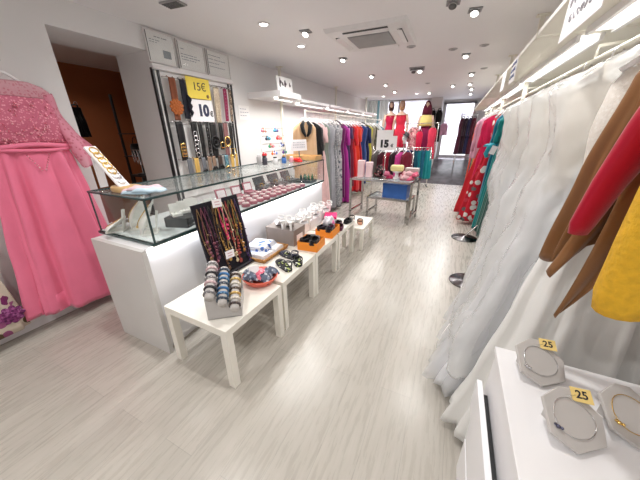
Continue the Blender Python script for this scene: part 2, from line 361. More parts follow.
# ------------------------------------------------------------------ side canopies with strip lights
def canopy_unit(name,label,x0,x1,y0,y1,z0,z1,glow_x,group):
    t=thing(name,label,'lit shelf canopy',((x0+x1)/2,(y0+y1)/2,z0),0,group)
    w,d,h=abs(x1-x0)/2,(y1-y0)/2,z1-z0
    m=MB(); m.bx(-w,w,-d,d,.02,h); m.build('body',CREAM if 'cream' in label else WHITE,t,bevel=.004)
    gx=glow_x-(x0+x1)/2
    m=MB(); m.bx(gx-.035,gx+.035,-d+.06,d-.06,-.002,.022); o=m.build('light_diffuser',LAMPR if 'cream' in label else LAMPC,t)
    m=MB(); m.bx(gx-.055,gx-.038,-d+.04,d-.04,-.012,.024); m.bx(gx+.038,gx+.055,-d+.04,d-.04,-.012,.024); m.build('light_trough',WHITE,t)
    return t
canopy_unit('shelf_canopy','white lit canopy with picture on top beside the belt wall',-2.93,-2.34,3.62,4.22,1.95,2.05,-2.45,'lit canopies on the left')
for i,(a,b) in enumerate([(4.3,5.45),(5.5,6.65),(6.7,7.9),(7.95,9.2)]):
    canopy_unit('shelf_canopy',['lit canopy over the beige coat and grey dresses','lit canopy over the magenta and red dresses','lit canopy over the navy and yellow dresses','lit canopy closest to the shop window curtain'][i],-2.93,-2.38,a,b,1.93,2.0,-2.48,'lit canopies over the wall rail')
for i,(a,b) in enumerate([(.55,2.0),(2.04,3.6),(3.64,5.2),(5.24,6.8),(6.84,8.4)]):
    canopy_unit('shelf_canopy',['lit cream canopy above the yellow coat and first gowns','lit cream canopy above the plastic-covered gowns','lit cream canopy above the green and teal dresses','lit cream canopy above the pink and red gown-length dresses','lit cream canopy closest to the entrance, above dark gown-length clothes'][i],.30,XR,a,b,1.93,1.975,.54,'lit canopies over the gown wall')
def post(x,y,label,mt=CREAM):
    t=thing('canopy_post',label,'post',(x,y,0),0,'canopy posts'); m=MB(); m.bx(-.018,.018,-.018,.018,.012,H-.012); m.build('upright',mt,t); m=MB(); m.bx(-.05,.05,-.035,.035,H-.012,H); m.build('ceiling_plate',mt,t); m=MB(); m.bx(-.03,.03,-.03,.03,0,.012); m.build('foot_plate',mt,t)
for y,l in [(4.26,'cream post between the picture canopy and the clothes canopies'),(6.675,'cream post behind the red and navy dresses on the wall rail'),(9.22,'cream post at the curtain end of the wall rail')]: post(-2.75,y,l)
for y,l in [(3.62,'cream ceiling post behind the plastic-covered gowns'),(5.22,'cream ceiling post behind the teal dress'),(6.82,'cream ceiling post behind the floral red dress')]: post(.55,y,l)
# picture on the canopy
t=thing('framed_picture','small picture of dark figures standing on the white canopy','picture',(-2.44,3.9,2.05),PI/2-.1)
m=MB(); m.box((0,0,.10),(.36,.02,.20),rot=(-.12,0,0)); m.build('board',PAPER,t)
m=MB()
for k,(x,h,w) in enumerate([(-.12,.17,.03),(-.06,.12,.045),(.0,.15,.04),(.055,.10,.05),(.11,.13,.03)]):
    m.ball((x,-.013-.12*(h*.5+.01-.1),.012+h*.5),h*.5,10,8,(w/h,.04,1)); m.ball((x+.012,-.014-.12*(h*.6-.1),h*.75),h*.16,8,6,(1,.1,.8))
m.build('printed_figures',M_plain('picture_ink',(.07,.05,.06),.6,0,.5,20),t)

# ------------------------------------------------------------------ garments
def lerp(a,b,t): return a+(b-a)*t
def prof_at(prof,z):
    for (a,b) in zip(prof,prof[1:]):
        if b[0]<=z<=a[0]:
            t=(a[0]-z)/(a[0]-b[0]+1e-9); t=t*t*(3-2*t)*.5+t*.5; return [lerp(a[i],b[i],t) for i in range(1,len(a))]
    return list(prof[-1][1:])
def body_mb(prof,nf=9,amp=.14,seed=0,seg=56,rows=30,hem=None,xmax=None,shift=0.0,lean=0.0,crinkle=0.0):
    """hanging cloth body: rounded cross-sections, folds that grow downwards, open below (double-walled hem)"""
    rr=random.Random(seed); ph=[rr.uniform(0,6.28) for _ in range(6)]; m=MB(); z0,z1=prof[0][0],prof[-1][0]
    vs=[]
    for i in range(rows+1):
        z=lerp(z0,z1,(i/rows)**1.0); hw,hd,fs=prof_at(prof,z)[:3]; q=i/rows
        for j in range(seg):
            th=2*PI*j/seg; c,s=math.cos(th),math.sin(th)
            k=amp*fs*(math.sin(nf*th+ph[0]+.6*q)+.55*math.sin((nf*1.7//1)*th+ph[1]-.8*q)+.3*math.sin(3*th+ph[2]))
            x=hw*math.copysign(abs(c)**.85,c)*(1+.35*k)+shift*q; y=hd*math.copysign(abs(s)**.8,s)*(1+1.5*k)+.25*hd*fs*math.sin(2*th+ph[3])*.4+lean*q
            zz=z+(hem(th,ph)*q**3 if hem else 0)
            if xmax is not None and x>xmax: x=xmax+(x-xmax)*.05
            if crinkle:
                g=noise.noise(Vector((x*9+seed,y*9,zz*5)))+.5*noise.noise(Vector((x*22,y*22+seed,zz*14))); x+=crinkle*g*c; y+=crinkle*1.3*g*s
            vs.append((x,y,zz))
    fs_=[(i*seg+j,i*seg+(j+1)%seg,(i+1)*seg+(j+1)%seg,(i+1)*seg+j) for i in range(rows) for j in range(seg)]
    n=len(vs)
    # inner skirt a little way up so the hem reads as cloth with an inside
    for i in range(3):
        r0=rows-i*2
        for j in range(seg):
            x,y,z=vs[r0*seg+j]; vs.append((x*.96,y*.9,z+.002))
    fs_+=[((rows)*seg+j,(rows)*seg+(j+1)%seg,n+(j+1)%seg,n+j) for j in range(seg)]
    for i in range(2): fs_+=[(n+i*seg+j,n+i*seg+(j+1)%seg,n+(i+1)*seg+(j+1)%seg,n+(i+1)*seg+j) for j in range(seg)]
    fs_.append(tuple(n+2*seg+j for j in range(seg)))
    fs_.append(tuple(range(seg)))
    m.add(vs,[f[::-1] for f in fs_],True); return m
def sleeve_mb(side,hw,L,r0=.075,r1=.055,out=.06,z0=-.05,fwd=0,flare=None):
    m=MB(); P=[];rad=[]
    for i in range(11):
        t=i/10; P.append((side*(hw-.045+out*math.sin(t*1.5)+.004*math.sin(9*t)),fwd*t+.008*math.sin(7*t+side),z0-.065-L*t)); rad.append((lerp(r0,r1,t) if not flare else lerp(r0,r1,t)+flare*max(0,t-.55)**1.5)*(1+.05*math.sin(11*t+side)))
    m.tube(P,rad,12,flat=.55); return m
def hanger(loc,rz,mat,label,hw=.19,hook=.10,group='hangers'):
    t=thing('coat_hanger',label,'hanger',loc,rz,group)
    m=MB(); m.tube([(-hw,0,-.085),(-hw*.6,0,-.040),(-.03,0,.012),(0,0,.018),(.03,0,.012),(hw*.6,0,-.040),(hw,0,-.085)],[.009,.013,.014,.014,.014,.013,.009],8,flat=.6); m.tube([(-hw*.9,0,-.088),(hw*.9,0,-.088)],.004,6); m.build('shoulder_bar',mat,t)
    P=[(0,0,.0),(0,0,hook*.45)]+[(.018*math.sin(a)*1.0,0,hook*.45+.02-.02*math.cos(a)+0*a) for a in [k*.45 for k in range(1,10)]]
    m=MB(); m.tube([(0,0,0),(0,0,hook-.03)]+[(.0+.017-.017*math.cos(a),0,hook-.03+.02*math.sin(a)) for a in [k*PI/6 for k in range(1,8)]],.003,6); m.build('hook',STEEL,t)
    return t
SHAPES={
 'gown':lambda hw,L,dp:[(-.025,.06,.03,0),(-.06,hw*.7,.04,.1),(-.11,hw*.98,.05,.2),(-.25,hw*.9,dp*.8,.3),(-.42,hw*.72,dp*.75,.35),(-.6,hw*.9,dp,.7),(-L*.75,hw*1.2,dp*1.25,1),(-L,hw*1.35,dp*1.45,1.25)],
 'slim':lambda hw,L,dp:[(-.025,.06,.03,0),(-.06,hw*.7,.04,.1),(-.11,hw*.98,.045,.2),(-.3,hw*.92,dp*.8,.4),(-.45,hw*.8,dp*.8,.5),(-.7,hw*.95,dp,.8),(-L,hw*1.05,dp*1.1,1.1)],
 'top':lambda hw,L,dp:[(-.025,.06,.035,0),(-.06,hw*.7,.05,.1),(-.11,hw*.98,.06,.2),(-.3,hw*1.0,dp*.9,.5),(-L,hw*1.06,dp,1.0)],
 'bridal':lambda hw,L,dp:[(0,.10,.03,0),(-.06,hw*.8,.05,.1),(-.2,hw*.9,dp*.7,.2),(-.45,hw*.75,dp*.6,.3),(-.7,hw*1.15,dp*1.0,.8),(-1.1,hw*1.7,dp*1.4,1),(-L,hw*2.3,dp*1.8,1.2)],
 'flare':lambda hw,L,dp:[(-.025,.06,.03,0),(-.06,hw*.7,.04,.1),(-.11,hw*.98,.05,.2),(-.42,hw*.8,dp*.7,.3),(-.62,hw*1.25,dp*.9,.7),(-1.1,hw*2.0,dp*1.1,1),(-L,hw*2.6,dp*1.3,1.2)],
 'skirt':lambda hw,L,dp:[(0,hw,.03,.1),(-.06,hw*1.0,.04,.3),(-L*.5,hw*1.05,dp,.8),(-L,hw*1.15,dp*1.2,1.1)],
}
def garment(name,label,cat,loc,rz,shape,hw,L,dp,mat,sleeves=None,smat=None,nf=9,amp=.14,seed=0,group=None,hang=None,hem=None,xmax=None,extra=None,part='body',shift=0,fwd=0,flare=None,only=None,r0=.058,r1=.046,out=.035):
    t=thing(name,label,cat,loc,rz,group)
    body_mb(SHAPES[shape](hw,L,dp),nf,amp,seed,hem=hem,xmax=xmax,shift=shift).build(part,mat,t)
    if sleeves:
        for s in (only or (-1,1)): sleeve_mb(s,hw,sleeves,r0,r1,out=out,fwd=fwd,flare=flare).build('sleeve',smat or mat,t)
    if extra: extra(t)
    if hang: hanger((loc[0],loc[1],loc[2]+.012),rz,hang[0],hang[1],hw*.82,hang[2] if len(hang)>2 else .10,hang[3] if len(hang)>3 else 'hangers')
    return t
def C(*a): return s2l(*a)
def cl(name,*c,**k): return M_cloth(name,C(*c),**k)

def M_sheer(name,c):
    m=bpy.data.materials.new(name); m.use_nodes=True; nt=m.node_tree; nt.nodes.clear(); o=nt.nodes.new('ShaderNodeOutputMaterial')
    d=nt.nodes.new('ShaderNodeBsdfDiffuse'); t=nt.nodes.new('ShaderNodeBsdfTranslucent'); x=nt.nodes.new('ShaderNodeMixShader'); x.inputs[0].default_value=.65
    tc=nt.nodes.new('ShaderNodeTexCoord'); n=nt.nodes.new('ShaderNodeTexNoise'); n.inputs['Scale'].default_value=40; r=nt.nodes.new('ShaderNodeValToRGB'); r.color_ramp.elements[0].color=rgb([v*.94 for v in c]); r.color_ramp.elements[1].color=rgb(c)
    nt.links.new(tc.outputs['Object'],n.inputs['Vector']); nt.links.new(n.outputs['Fac'],r.inputs['Fac']); nt.links.new(r.outputs[0],d.inputs[0]); nt.links.new(r.outputs[0],t.inputs[0])
    nt.links.new(d.outputs[0],x.inputs[1]); nt.links.new(t.outputs[0],x.inputs[2]); nt.links.new(x.outputs[0],o.inputs[0]); return m
# ---- long pink dress on the left wall
PINK=cl('dusty_pink_satin',230,120,150,rough=.5,sheen=.4,var=.03)
PINKL=M_lace('pink_beaded_lace',C(190,98,122),C(218,142,158),60,.45,.15)
PINKS=M_cloth('pink_sheer_chiffon',C(232,130,160),.6,.3,alpha=.72)
PINKN=M_lace('pink_net_yoke',C(222,162,174),C(210,130,146),60,.6); PINKN.node_tree.nodes['Principled BSDF'].inputs['Alpha'].default_value=.62
PINKT=M_lace('pink_lace_sleeve',C(226,138,162),C(200,104,126),34,.6); PINKT.node_tree.nodes['Principled BSDF'].inputs['Alpha'].default_value=.66
YD0=.94
t=thing('evening_dress','long pink evening dress with beaded lace top hanging on the white wall','dress',(-2.79,YD0,1.86),PI/2)
pr=[(-.40,.235,.06,.1),(-.47,.215,.065,.25),(-.54,.225,.065,.5),(-.8,.25,.066,.8),(-1.2,.295,.06,.9),(-1.765,.35,.06,1.0)]
body_mb(pr,9,.30,5,seg=110,rows=34,hem=lambda th,ph:-.06*math.cos(th),shift=.0).build('skirt',PINK,t)
pr=[(-.11,.20,.055,0),(-.17,.215,.07,.2),(-.28,.225,.085,.2),(-.42,.222,.074,.2)]
body_mb(pr,6,.05,6,seg=48,rows=14).build('bodice',PINKL,t)
pr=[(-.02,.12,.03,0),(-.045,.19,.045,0),(-.08,.225,.055,.1),(-.125,.205,.058,.1)]
body_mb(pr,6,.03,9,seg=40,rows=8).build('yoke',PINKN,t)
m=MB(); m.tube([(.232*math.cos(a),.085*math.sin(a),-.435+.008*math.sin(3*a)) for a in [2*PI*k/28 for k in range(28)]],.016,8,True); m.tube([(.235*math.cos(a),.086*math.sin(a),-.462+.006*math.sin(2*a+1)) for a in [2*PI*k/28 for k in range(28)]],.012,8,True); m.build('waist_sash',PINK,t)
for s in (-1,1):
    m=MB(); P=[];rad=[]
    for i in range(15):
        q=i/14; P.append((s*(.205+.045*q+.10*q**2.2),.012*math.sin(6*q),-.085-.47*q)); rad.append(.058+.01*q+.10*max(0,q-.40)**1.2*1.6+.007*math.sin(17*q))
    m.tube(P,rad,16,flat=.45,caps=False); sl=m.build('sleeve',PINKT,t)
m=MB(); rr=random.Random(4)
for i in range(150):
    u=rr.uniform(-1,1); z=-.14-.30*rr.random()**.8; x=.2*u; y=-.078*math.sqrt(max(0,1-(x/.225)**2))-.008
    m.ball((x,y,z),rr.choice((.004,.006,.009)),6,4,(1,.6,1))
for k in range(7):
    for s in (-1,1):
        m.ball((s*(.06-.008*k),-.092,-.50-.017*k),.006,6,4,(1,.6,1.4))
m.build('bead_studs',M_lace('rose_beads',C(200,96,118),C(240,205,210),200,.3,.3),t)
hanger((-2.815,YD0,1.875),PI/2,WHITE,'thin white hanger of the pink evening dress on the wall',.17,.12)
t=thing('wall_hook','white wall hook holding the pink evening dress hanger','hook',(XL,YD0,1.985)); m=MB(); m.box((.008,0,0),(.016,.04,.05)); m.build('plate',WHITE,t,bevel=.003); m=MB(); m.tube([(.01,0,-.008),(.05,0,-.012),(.105,0,-.010),(.117,0,.012)],.005,8); m.build('peg',STEEL,t)
# ---- floral dress, cut by the frame
FLOR=M_spots('rose_print_cloth',C(206,194,178),[C(120,44,96),C(158,88,132),C(78,84,58),C(206,194,178),C(96,78,58),C(190,150,140)],11,.7,.42)
t=garment('floral_dress','cream dress with purple rose print hanging low beside the pink dress','dress',(-2.82,.20,1.86),PI/2,'slim',.22,1.74,.065,FLOR,None,nf=7,amp=.1,seed=21,hang=(WHITE,'white hanger of the rose print dress on the wall'),xmax=None,shift=.11)
RP=M_spots('purple_petals',C(122,52,104),[C(150,84,134),C(92,34,80)],60,.7,.5)
for cx,cz,R in ((.265,-1.58,.062),(.20,-1.40,.05),(.10,-1.62,.05)):
    m=MB()
    for ringi in range(5):
        n=5+ringi; r=R*(ringi+.4)/5
        for k in range(n):
            a=2*PI*k/n+ringi*.5; m.ball((cx+r*math.cos(a),-.088-.002*(5-ringi),cz+r*math.sin(a)),R*.30,7,5,(1,.10,1))
    m.build('rose_petals',RP,t)
t2=thing('wall_hook','white wall hook of the rose print dress','hook',(XL,.20,1.985)); m=MB(); m.box((.008,0,0),(.016,.04,.05)); m.build('plate',WHITE,t2,bevel=.003); m=MB(); m.tube([(.01,0,-.008),(.06,0,-.012),(.105,0,-.010),(.115,0,.012)],.005,8); m.build('peg',STEEL,t2)

# ------------------------------------------------------------------ back room
garment('black_skirt','black skirt hanging on the brown wall of the back room','skirt',(-4.25,1.98,1.80),PI/2,'skirt',.055,.34,.07,cl('black_skirt_cloth',20,19,24),None,nf=7,amp=.2,seed=31,hang=(BLACKM,'dark hanger of the black skirt in the back room',.06))
t=thing('wall_shelf','dark shelf rack with black goods just inside the brown back room','shelf',(-3.75,2.38,0))
m=MB()
for x in (-.22,.22):
    for y in (-.12,.12): m.bx(x-.012,x+.012,y-.012,y+.012,0,1.95)
m.build('uprights',BLACKM,t)
for z in (.45,.85,1.22,1.5):
    m=MB(); m.bx(-.24,.24,-.14,.14,z-.012,z); m.build('shelf_board',BLACKM,t)
rr=random.Random(5)
for k,(x,y,z,l) in enumerate([(-.10,-.03,1.22,'black handbag on the dark back room shelf, lower board'),(.10,.0,1.5,'black handbag on the dark back room shelf, top board'),(.02,-.02,.85,'black handbag on the dark back room shelf, bottom board')]):
    t=thing('handbag',l,'handbag',(-3.75+x,2.38+y,z),.3*k,'black handbags'); m=MB(); m.lathe((0,0,0),[(.085,0),(.10,.03),(.095,.11),(.075,.15),(.05,.155)],18,None,1.1,.55); m.build('pouch',cl('bag_black%d'%k,26,24,26),t); m=MB(); m.tube([(.06*math.cos(a),0,.145+.09*math.sin(a)) for a in [PI*q/10 for q in range(11)]],.006,6); m.build('handle',BLACK,t)
t=thing('necklace_stand','silver necklace tree among the black goods in the back room doorway','jewellery stand',(-3.62,2.22,1.0)); m=MB(); m.lathe((0,0,0),[(.07,0),(.07,.015),(.012,.02),(.010,.3)],16); m.build('stand_post',BLACKM,t); m=MB(); m.cyl((-.12,0,.3),(.12,0,.3),.008,8); m.build('crossbar',BLACKM,t)
for k in range(4):
    m=MB(); m.tube([(-.10+.06*k+.025*math.cos(a),-.012,.30+(.15+.02*k)*min(0,math.sin(a))) for a in [2*PI*q/16 for q in range(16)]],.004,5,True); m.build('necklace_chain',SILVER,t)
t=thing('wall_table','small dark table carrying the necklace tree in the back room','table',(-3.62,2.22,0)); m=MB(); m.bx(-.15,.15,-.08,.10,.975,1.0); m.build('tabletop',BLACKM,t)
for x in (-.13,.13):
    for y in (-.065,.085): m=MB(); m.bx(x-.012,x+.012,y-.012,y+.012,0,.975); m.build('leg',BLACKM,t)

# ------------------------------------------------------------------ glass display counter
CX0,CX1,CY0,CY1=-2.20,-1.64,.868,3.56; GZ0,GZ1=.845,1.13; GX0,GY0=-2.25,.97
t=thing('display_counter','long white shop counter with a glass display case on top','display counter',((CX0+CX1)/2,(CY0+CY1)/2,0))
ox,oy=(CX0+CX1)/2,(CY0+CY1)/2
def L_(x0,x1,y0,y1,z0,z1,mb=None): mb=mb or MB(); mb.bx(x0-ox,x1-ox,y0-oy,y1-oy,z0,z1); return mb
m=L_(CX0,CX1-.05,CY0+.03,CY1,.06,.82); m.build('cabinet_body',WHITE,t)
m=L_(CX1-.05,CX1-.03,CY0+.03,CY1,.06,.82); m.build('front_panel',WHITEG,t)
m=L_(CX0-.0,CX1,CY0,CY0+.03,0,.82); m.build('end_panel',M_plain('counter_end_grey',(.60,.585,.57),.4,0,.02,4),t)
m=L_(CX0,CX1-.06,CY0+.04,CY1,0,.06); m.build('plinth',WHITE,t)
m=L_(GX0,CX1,GY0-.02,CY1,.82,GZ0); m.build('display_floor',M_plain('pale_display_floor',(.74,.80,.80),.2,0,.02,5),t)
ms=[]
fr=L_(CX1-.012,CX1+.004,GY0-.02,CY1,.828,.845); L_(GX0,CX1,GY0-.024,GY0-.008,.828,.845,fr); L_(CX1-.012,CX1+.004,GY0-.01,CY1,GZ1-.008,GZ1+.004,fr); L_(GX0,CX1,GY0-.012,GY0+.004,GZ1-.008,GZ1+.004,fr)
L_(GX0-.004,GX0+.01,GY0,CY1,GZ1-.008,GZ1+.004,fr); L_(GX0,CX1,CY1-.012,CY1+.004,GZ1-.008,GZ1+.004,fr)
L_(CX1-.007,CX1+.003,GY0-.01,GY0,GZ0,GZ1,fr); L_(CX1-.006,CX1+.002,CY1-.008,CY1,GZ0,GZ1,fr); L_(GX0,GX0+.008,GY0-.008,GY0,GZ0,GZ1,fr)
fr.build('glass_edge',EDGE,t)
L_(CX1-.006,CX1,GY0,CY1-.01,GZ0,GZ1-.008).build('front_glass',GLASS,t)
L_(GX0+.01,CX1-.01,GY0-.006,GY0,GZ0,GZ1-.008).build('end_glass',GLASS,t)
L_(GX0+.01,CX1-.01,CY1-.008,CY1-.002,GZ0,GZ1-.008).build('end_glass',GLASS,t)
L_(GX0+.01,CX1-.012,GY0+.005,CY1-.012,GZ1-.006,GZ1).build('top_glass',M_film('counter_top_glass',(.82,.9,.88),.10,.03),t)
for y in (1.83,2.7): L_(GX0+.05,CX1-.02,y-.003,y+.003,GZ0,GZ1-.01).build('glass_divider',GLASS,t)
L_(CX1-.022,CX1-.008,CY0+.06,CY1-.03,.812,.8198).build('light_strip',LAMPC,t)
G0=GZ0+.0005
# inside: white leaf-shaped necklace busts
WVEL=M_plain('white_leatherette',(.80,.80,.76),.5,0,.03,20)
def bust(x,y,z,rz,label,h=.19,w=.13,mt=WVEL,group='white necklace busts'):
    t=thing('necklace_bust',label,'necklace bust',(x,y,z),rz,group)
    def f(u,v):
        a=(u-.5)*2; hh=v*h; ww=w*(.55+.9*math.sin(PI*min(1,v*1.05))*.55+(-.35*v*v)); return Vector((a*ww,-.06+.10*v-.05*(1-a*a)*math.sin(PI*v*.9+.3),.012+hh+.02*abs(a)*v))
    m=MB(); m.grid(f,12,12,True,.008); m.build('bust_face',mt,t)
    m=MB(); m.box((0,-.02,.006),(.11,.11,.012)); m.box((0,.035,.08),(.03,.012,.15),rot=(-.2,0,0)); m.build('easel_foot',mt,t)
    P=[]
    for k in range(21):
        q=k/20; a=(q-.5)*2; vz=.88-.62*(1-a*a); p=f(.5+.32*a,vz); P.append(p+Vector((0,-.004,.0)))
    m=MB(); m.tube(P,.003,5); m.ball(P[10]+Vector((0,-.004,-.01)),.01,8,6); m.build('chain',GOLD,t)
bust(-2.0,1.13,G0,-.9,'tall white necklace bust at the end of the glass case',.21,.12)
bust(-2.10,1.02,G0,-.9,'low white necklace bust lying at the rear glass corner of the case',.07,.13)
bust(-1.84,1.09,G0,-.7,'white necklace bust with gold chain just behind the case corner',.20,.10)
# dark drawer block and white earring boxes on it
t=thing('jewellery_chest','dark little chest of jewellery drawers inside the glass case','jewellery chest',(-1.82,1.36,G0),.35)
m=MB(); m.bx(-.09,.09,-.14,.14,0,.075); m.build('body',M_plain('charcoal_leatherette',(.035,.037,.042),.5,0,.1,30),t,bevel=.004)
for k in range(2):
    for q in range(2):
        m=MB(); m.box((.092,-.07+.14*q,.02+.036*k),(.006,.13,.031)); o=m.build('drawer',BLACKM,t,bevel=.002); m=MB(); m.ball((.098,-.07+.14*q,.02+.036*k),.005,8,6,(1,2,1)); m.build('knob',SILVER,o)
def earbox(x,y,z,rz,label,sz=.075,mt=WVEL):
    t=thing('earring_box',label,'earring box',(x,y,z),rz,'white earring boxes')
    m=MB(); m.bx(-sz/2,sz/2,-sz/2,sz/2,0,.022); m.build('box_base',mt,t,bevel=.003)
    m=MB(); m.box((0,sz/2+.006,.022+sz*.45),(sz,.016,sz*.95),rot=(-.25,0,0)); m.build('lid',mt,t,bevel=.003)
    m=MB(); m.ball((-.012,0,.026),.005,6,5); m.ball((.012,0,.026),.005,6,5); m.build('earring',SILVER,t)
eb=['white open earring box on the dark chest, closest to the busts','white open earring box second along the dark chest','white open earring box at the far end of the dark chest']
for k in range(3): earbox(-1.81-.02*k,1.275+.085*k,G0+.0755,1.2,eb[k],.07)
earbox(-1.97,1.56,G0,1.2,'large white open earring box behind the necklace board',.10)
earbox(-1.92,1.70,G0,1.1,'white open earring box beside the first glass divider',.08)
# pink ring trays with white pads
PRING=M_plain('dusty_rose_velvet',(.40,.12,.16),.8,0,.1,60)
def ringtray(x,y,label,r=.042):
    t=thing('ring_tray',label,'ring tray',(x,y,G0),R_.uniform(0,6),'round pink ring trays in the glass case')
    m=MB(); m.lathe((0,0,0),[(r*.9,0),(r,.006),(r,.024),(r*.9,.03)],20); m.build('tray',PRING,t)
    m=MB(); m.lathe((0,0,.0302),[(r*.78,0),(r*.74,.008),(.001,.011)],16); m.build('cushion',M_PAD,t)
    m=MB(); m.ring((0,0,.053),.010,.0022,Euler((PI/2,0,.4)).to_matrix(),14,5); m.build('ring',SILVER,t)
M_PAD=M_plain('pale_pink_pad',(.78,.60,.60),.7,0,.03,40)
ords=['first','second','third','fourth','fifth','sixth','seventh','eighth','ninth','tenth','eleventh']
for row,(x,n,y0) in enumerate([(-1.70,11,1.93),(-1.80,10,1.98),(-1.90,9,1.95)]):
    for k in range(n):
        ringtray(x+R_.uniform(-.008,.008),y0+.108*k+R_.uniform(-.01,.01),'pink ring tray, %s from the necklace board in the %s row behind the front glass'%(ords[k],['first','second','third'][row]))
for k,(x,y) in enumerate([(-2.02,1.98),(-2.0,2.18),(-2.03,2.4)]):
    t=thing('necklace_box',['pink lidded box with white card behind the first ring trays','pink lidded box behind the middle ring trays','pink lidded box behind the later ring trays'][k],'jewellery box',(x,y,G0),1.35,'pink lidded jewellery boxes'); m=MB(); m.bx(-.06,.06,-.05,.05,0,.03); m.build('box_base',PRING,t,bevel=.003); m=MB(); m.box((0,.06,.075),(.12,.012,.10),rot=(-.3,0,0)); lid=m.build('lid',PRING,t,bevel=.003); m=MB(); m.box((0,.051,.075),(.09,.004,.07),rot=(-.3,0,0)); m.build('card',CARDW,lid)
DKT=M_plain('dark_display_leather',(.05,.05,.055),.45,0,.1,30)
for k,(x,y,w) in enumerate([(-2.0,2.64,.2),(-1.99,2.92,.22),(-1.98,3.2,.2)]):
    t=thing('watch_case',['dark display case beside the far glass divider','dark display case with gold watches past the far divider','dark display case close to the far end glass'][k],'watch case',(x,y,G0),PI/2,'dark watch cases'); m=MB(); m.bx(-w/2,w/2,-.08,.08,0,.05); m.build('case',DKT,t,bevel=.004); m=MB(); m.box((0,.09,.10),(w,.014,.11),rot=(-.35,0,0)); m.build('lid',DKT,t,bevel=.003)
    for q in range(3):
        m=MB(); m.ring((-w/3+w/3*q,0,.066),.024,.006,Euler((PI/2,0,PI/2)).to_matrix(),16,6); m.build('watch',[GOLD,SILVER,STEEL][q],t)
t=thing('perfume_tray','dark green tray with bottles at the far end of the glass case','tray',(-1.80,3.32,G0),.1); m=MB(); m.bx(-.12,.12,-.10,.10,0,.03); m.build('tray',M_plain('dark_green_tray',(.02,.035,.03),.4),t,bevel=.004)
for k in range(5):
    m=MB(); m.lathe((-.08+.04*k,.03*math.sin(k*2),.03),[(.016,0),(.018,.05),(.007,.06),(.007,.08)],12); m.build('bottle',M_plain('bottle_green%d'%k,(.03,.08+.02*k,.06),.2),t)

# on the counter
GT=GZ1+.0045
t=thing('bracelet_ramp','slanted white jewellery ramp on round wooden base on the counter','jewellery stand',(-1.98,1.075,GT),.15)
m=MB(); m.lathe((0,0,0),[(.115,0),(.12,.008),(.12,.028),(.112,.035)],26,None,1,.6); m.build('wooden_base',WOOD,t)
m=MB(); m.box((-.125,0,.155),(.34,.075,.016),rot=(0,.86,0)); m.build('ramp_board',CARDW,t,bevel=.003)
m=MB(); m.box((-.21,.0,.0175+.1),(.012,.05,.2)); m.build('back_strut',CARDW,t)
for k in range(7):
    m=MB(); q=-.13+.042*k; cx,cz=-.125+q*math.cos(.86),.155-q*math.sin(.86); Rm=Euler((0,.86,0)).to_matrix(); m.ring(Vector((cx,0,cz))+Rm@Vector((0,0,.013)),.026,.004,Rm,16,5); m.ball(Vector((cx,0,cz))+Rm@Vector((.026,0,.014)),.008,7,5); m.build('bracelet',GOLD if k<5 else SILVER,t)
def clothpile(name,label,cat,loc,rz,sx,sy,sz,mats,seed,n=5,group=None,part='fold'):
    t=thing(name,label,cat,loc,rz,group); rr=random.Random(seed)
    for k in range(n):
        cx,cy=rr.uniform(-.25,.25)*sx,rr.uniform(-.25,.25)*sy; w,d=sx*rr.uniform(.5,.75),sy*rr.uniform(.5,.75); zb=sz*.55*k/n; a=rr.uniform(-.6,.6); ph=rr.uniform(0,6)
        def f(u,v):
            X=(u-.5)*w; Y=(v-.5)*d; e=min(1,min(u,1-u,v,1-v)*7); z=zb+.003+sz*.45*(e**.6)*(.75+.25*math.sin(9*u+ph)*math.cos(7*v+ph))
            return Vector((cx+X*math.cos(a)-Y*math.sin(a),cy+X*math.sin(a)+Y*math.cos(a),z if e>0 else zb+.002))
        m=MB(); m.grid(f,18,18,True,.004); m.build(part,mats[k%len(mats)],t)
    return t
clothpile('folded_scarf','pale blue and pink folded scarf on the counter corner','scarf',(-1.80,1.07,GT),.25,.30,.15,.055,[cl('pale_blue_cloth',190,212,226),cl('pale_pink_cloth',226,196,204)],3,4)
# far end of the counter: accessory rack and clutter
t=thing('hair_accessory_rack','grey wire rack of bright hair bows on the counter','accessory rack',(-2.08,3.0,GT),PI/2)
m=MB()
for x in (-.26,.26): m.tube([(x,-.09,0),(x,0,.01),(x,0,.42)],.006,6); m.tube([(x,.09,0),(x,0,.01)],.006,6)
for z in (.14,.23,.32,.41): m.tube([(-.26,0,z),(.26,0,z)],.005,6)
m.build('wire_frame',STEEL,t)
rr=random.Random(9); cols=[(214,40,48),(240,120,40),(40,90,190),(70,170,190),(60,160,110),(236,150,170),(240,240,240),(60,60,80),(110,60,150)]
bm_=[cl('bow%d'%i,*c) for i,c in enumerate(cols)]
for k in range(22):
    x=-.24+.48*((k*.37)%1); z=(.14,.23,.32,.41)[k%4]-.03; m=MB()
    m.ball((x-.022,-.018,z),.024,8,6,(1,.5,.8)); m.ball((x+.022,-.018,z),.024,8,6,(1,.5,.8)); m.ball((x,-.024,z),.010,6,5); m.box((x,-.006,z+.015),(.008,.006,.04)); m.build('hair_bow',bm_[(k*5)%9],t)
def jar(x,y,label,mt,h=.1,r=.03,lid=None):
    t=thing('jar',label,'jar',(x,y,GT),0,'little jars on the counter'); m=MB(); m.lathe((0,0,0),[(r*.9,0),(r,.006),(r,h*.75),(r*.7,h*.85)],16); m.build('glass_body',mt,t); m=MB(); m.lathe((0,0,h*.85),[(r*.75,0),(r*.75,h*.15),(r*.6,h*.17)],16); m.build('lid',lid or BLACKM,t)
jar(-2.02,2.70,'dark short jar with black lid on the counter before the bows',M_plain('jar_dark',(.06,.06,.08),.3)); jar(-1.94,2.80,'white jar with black lid on the counter before the bows',WHITE,.085)
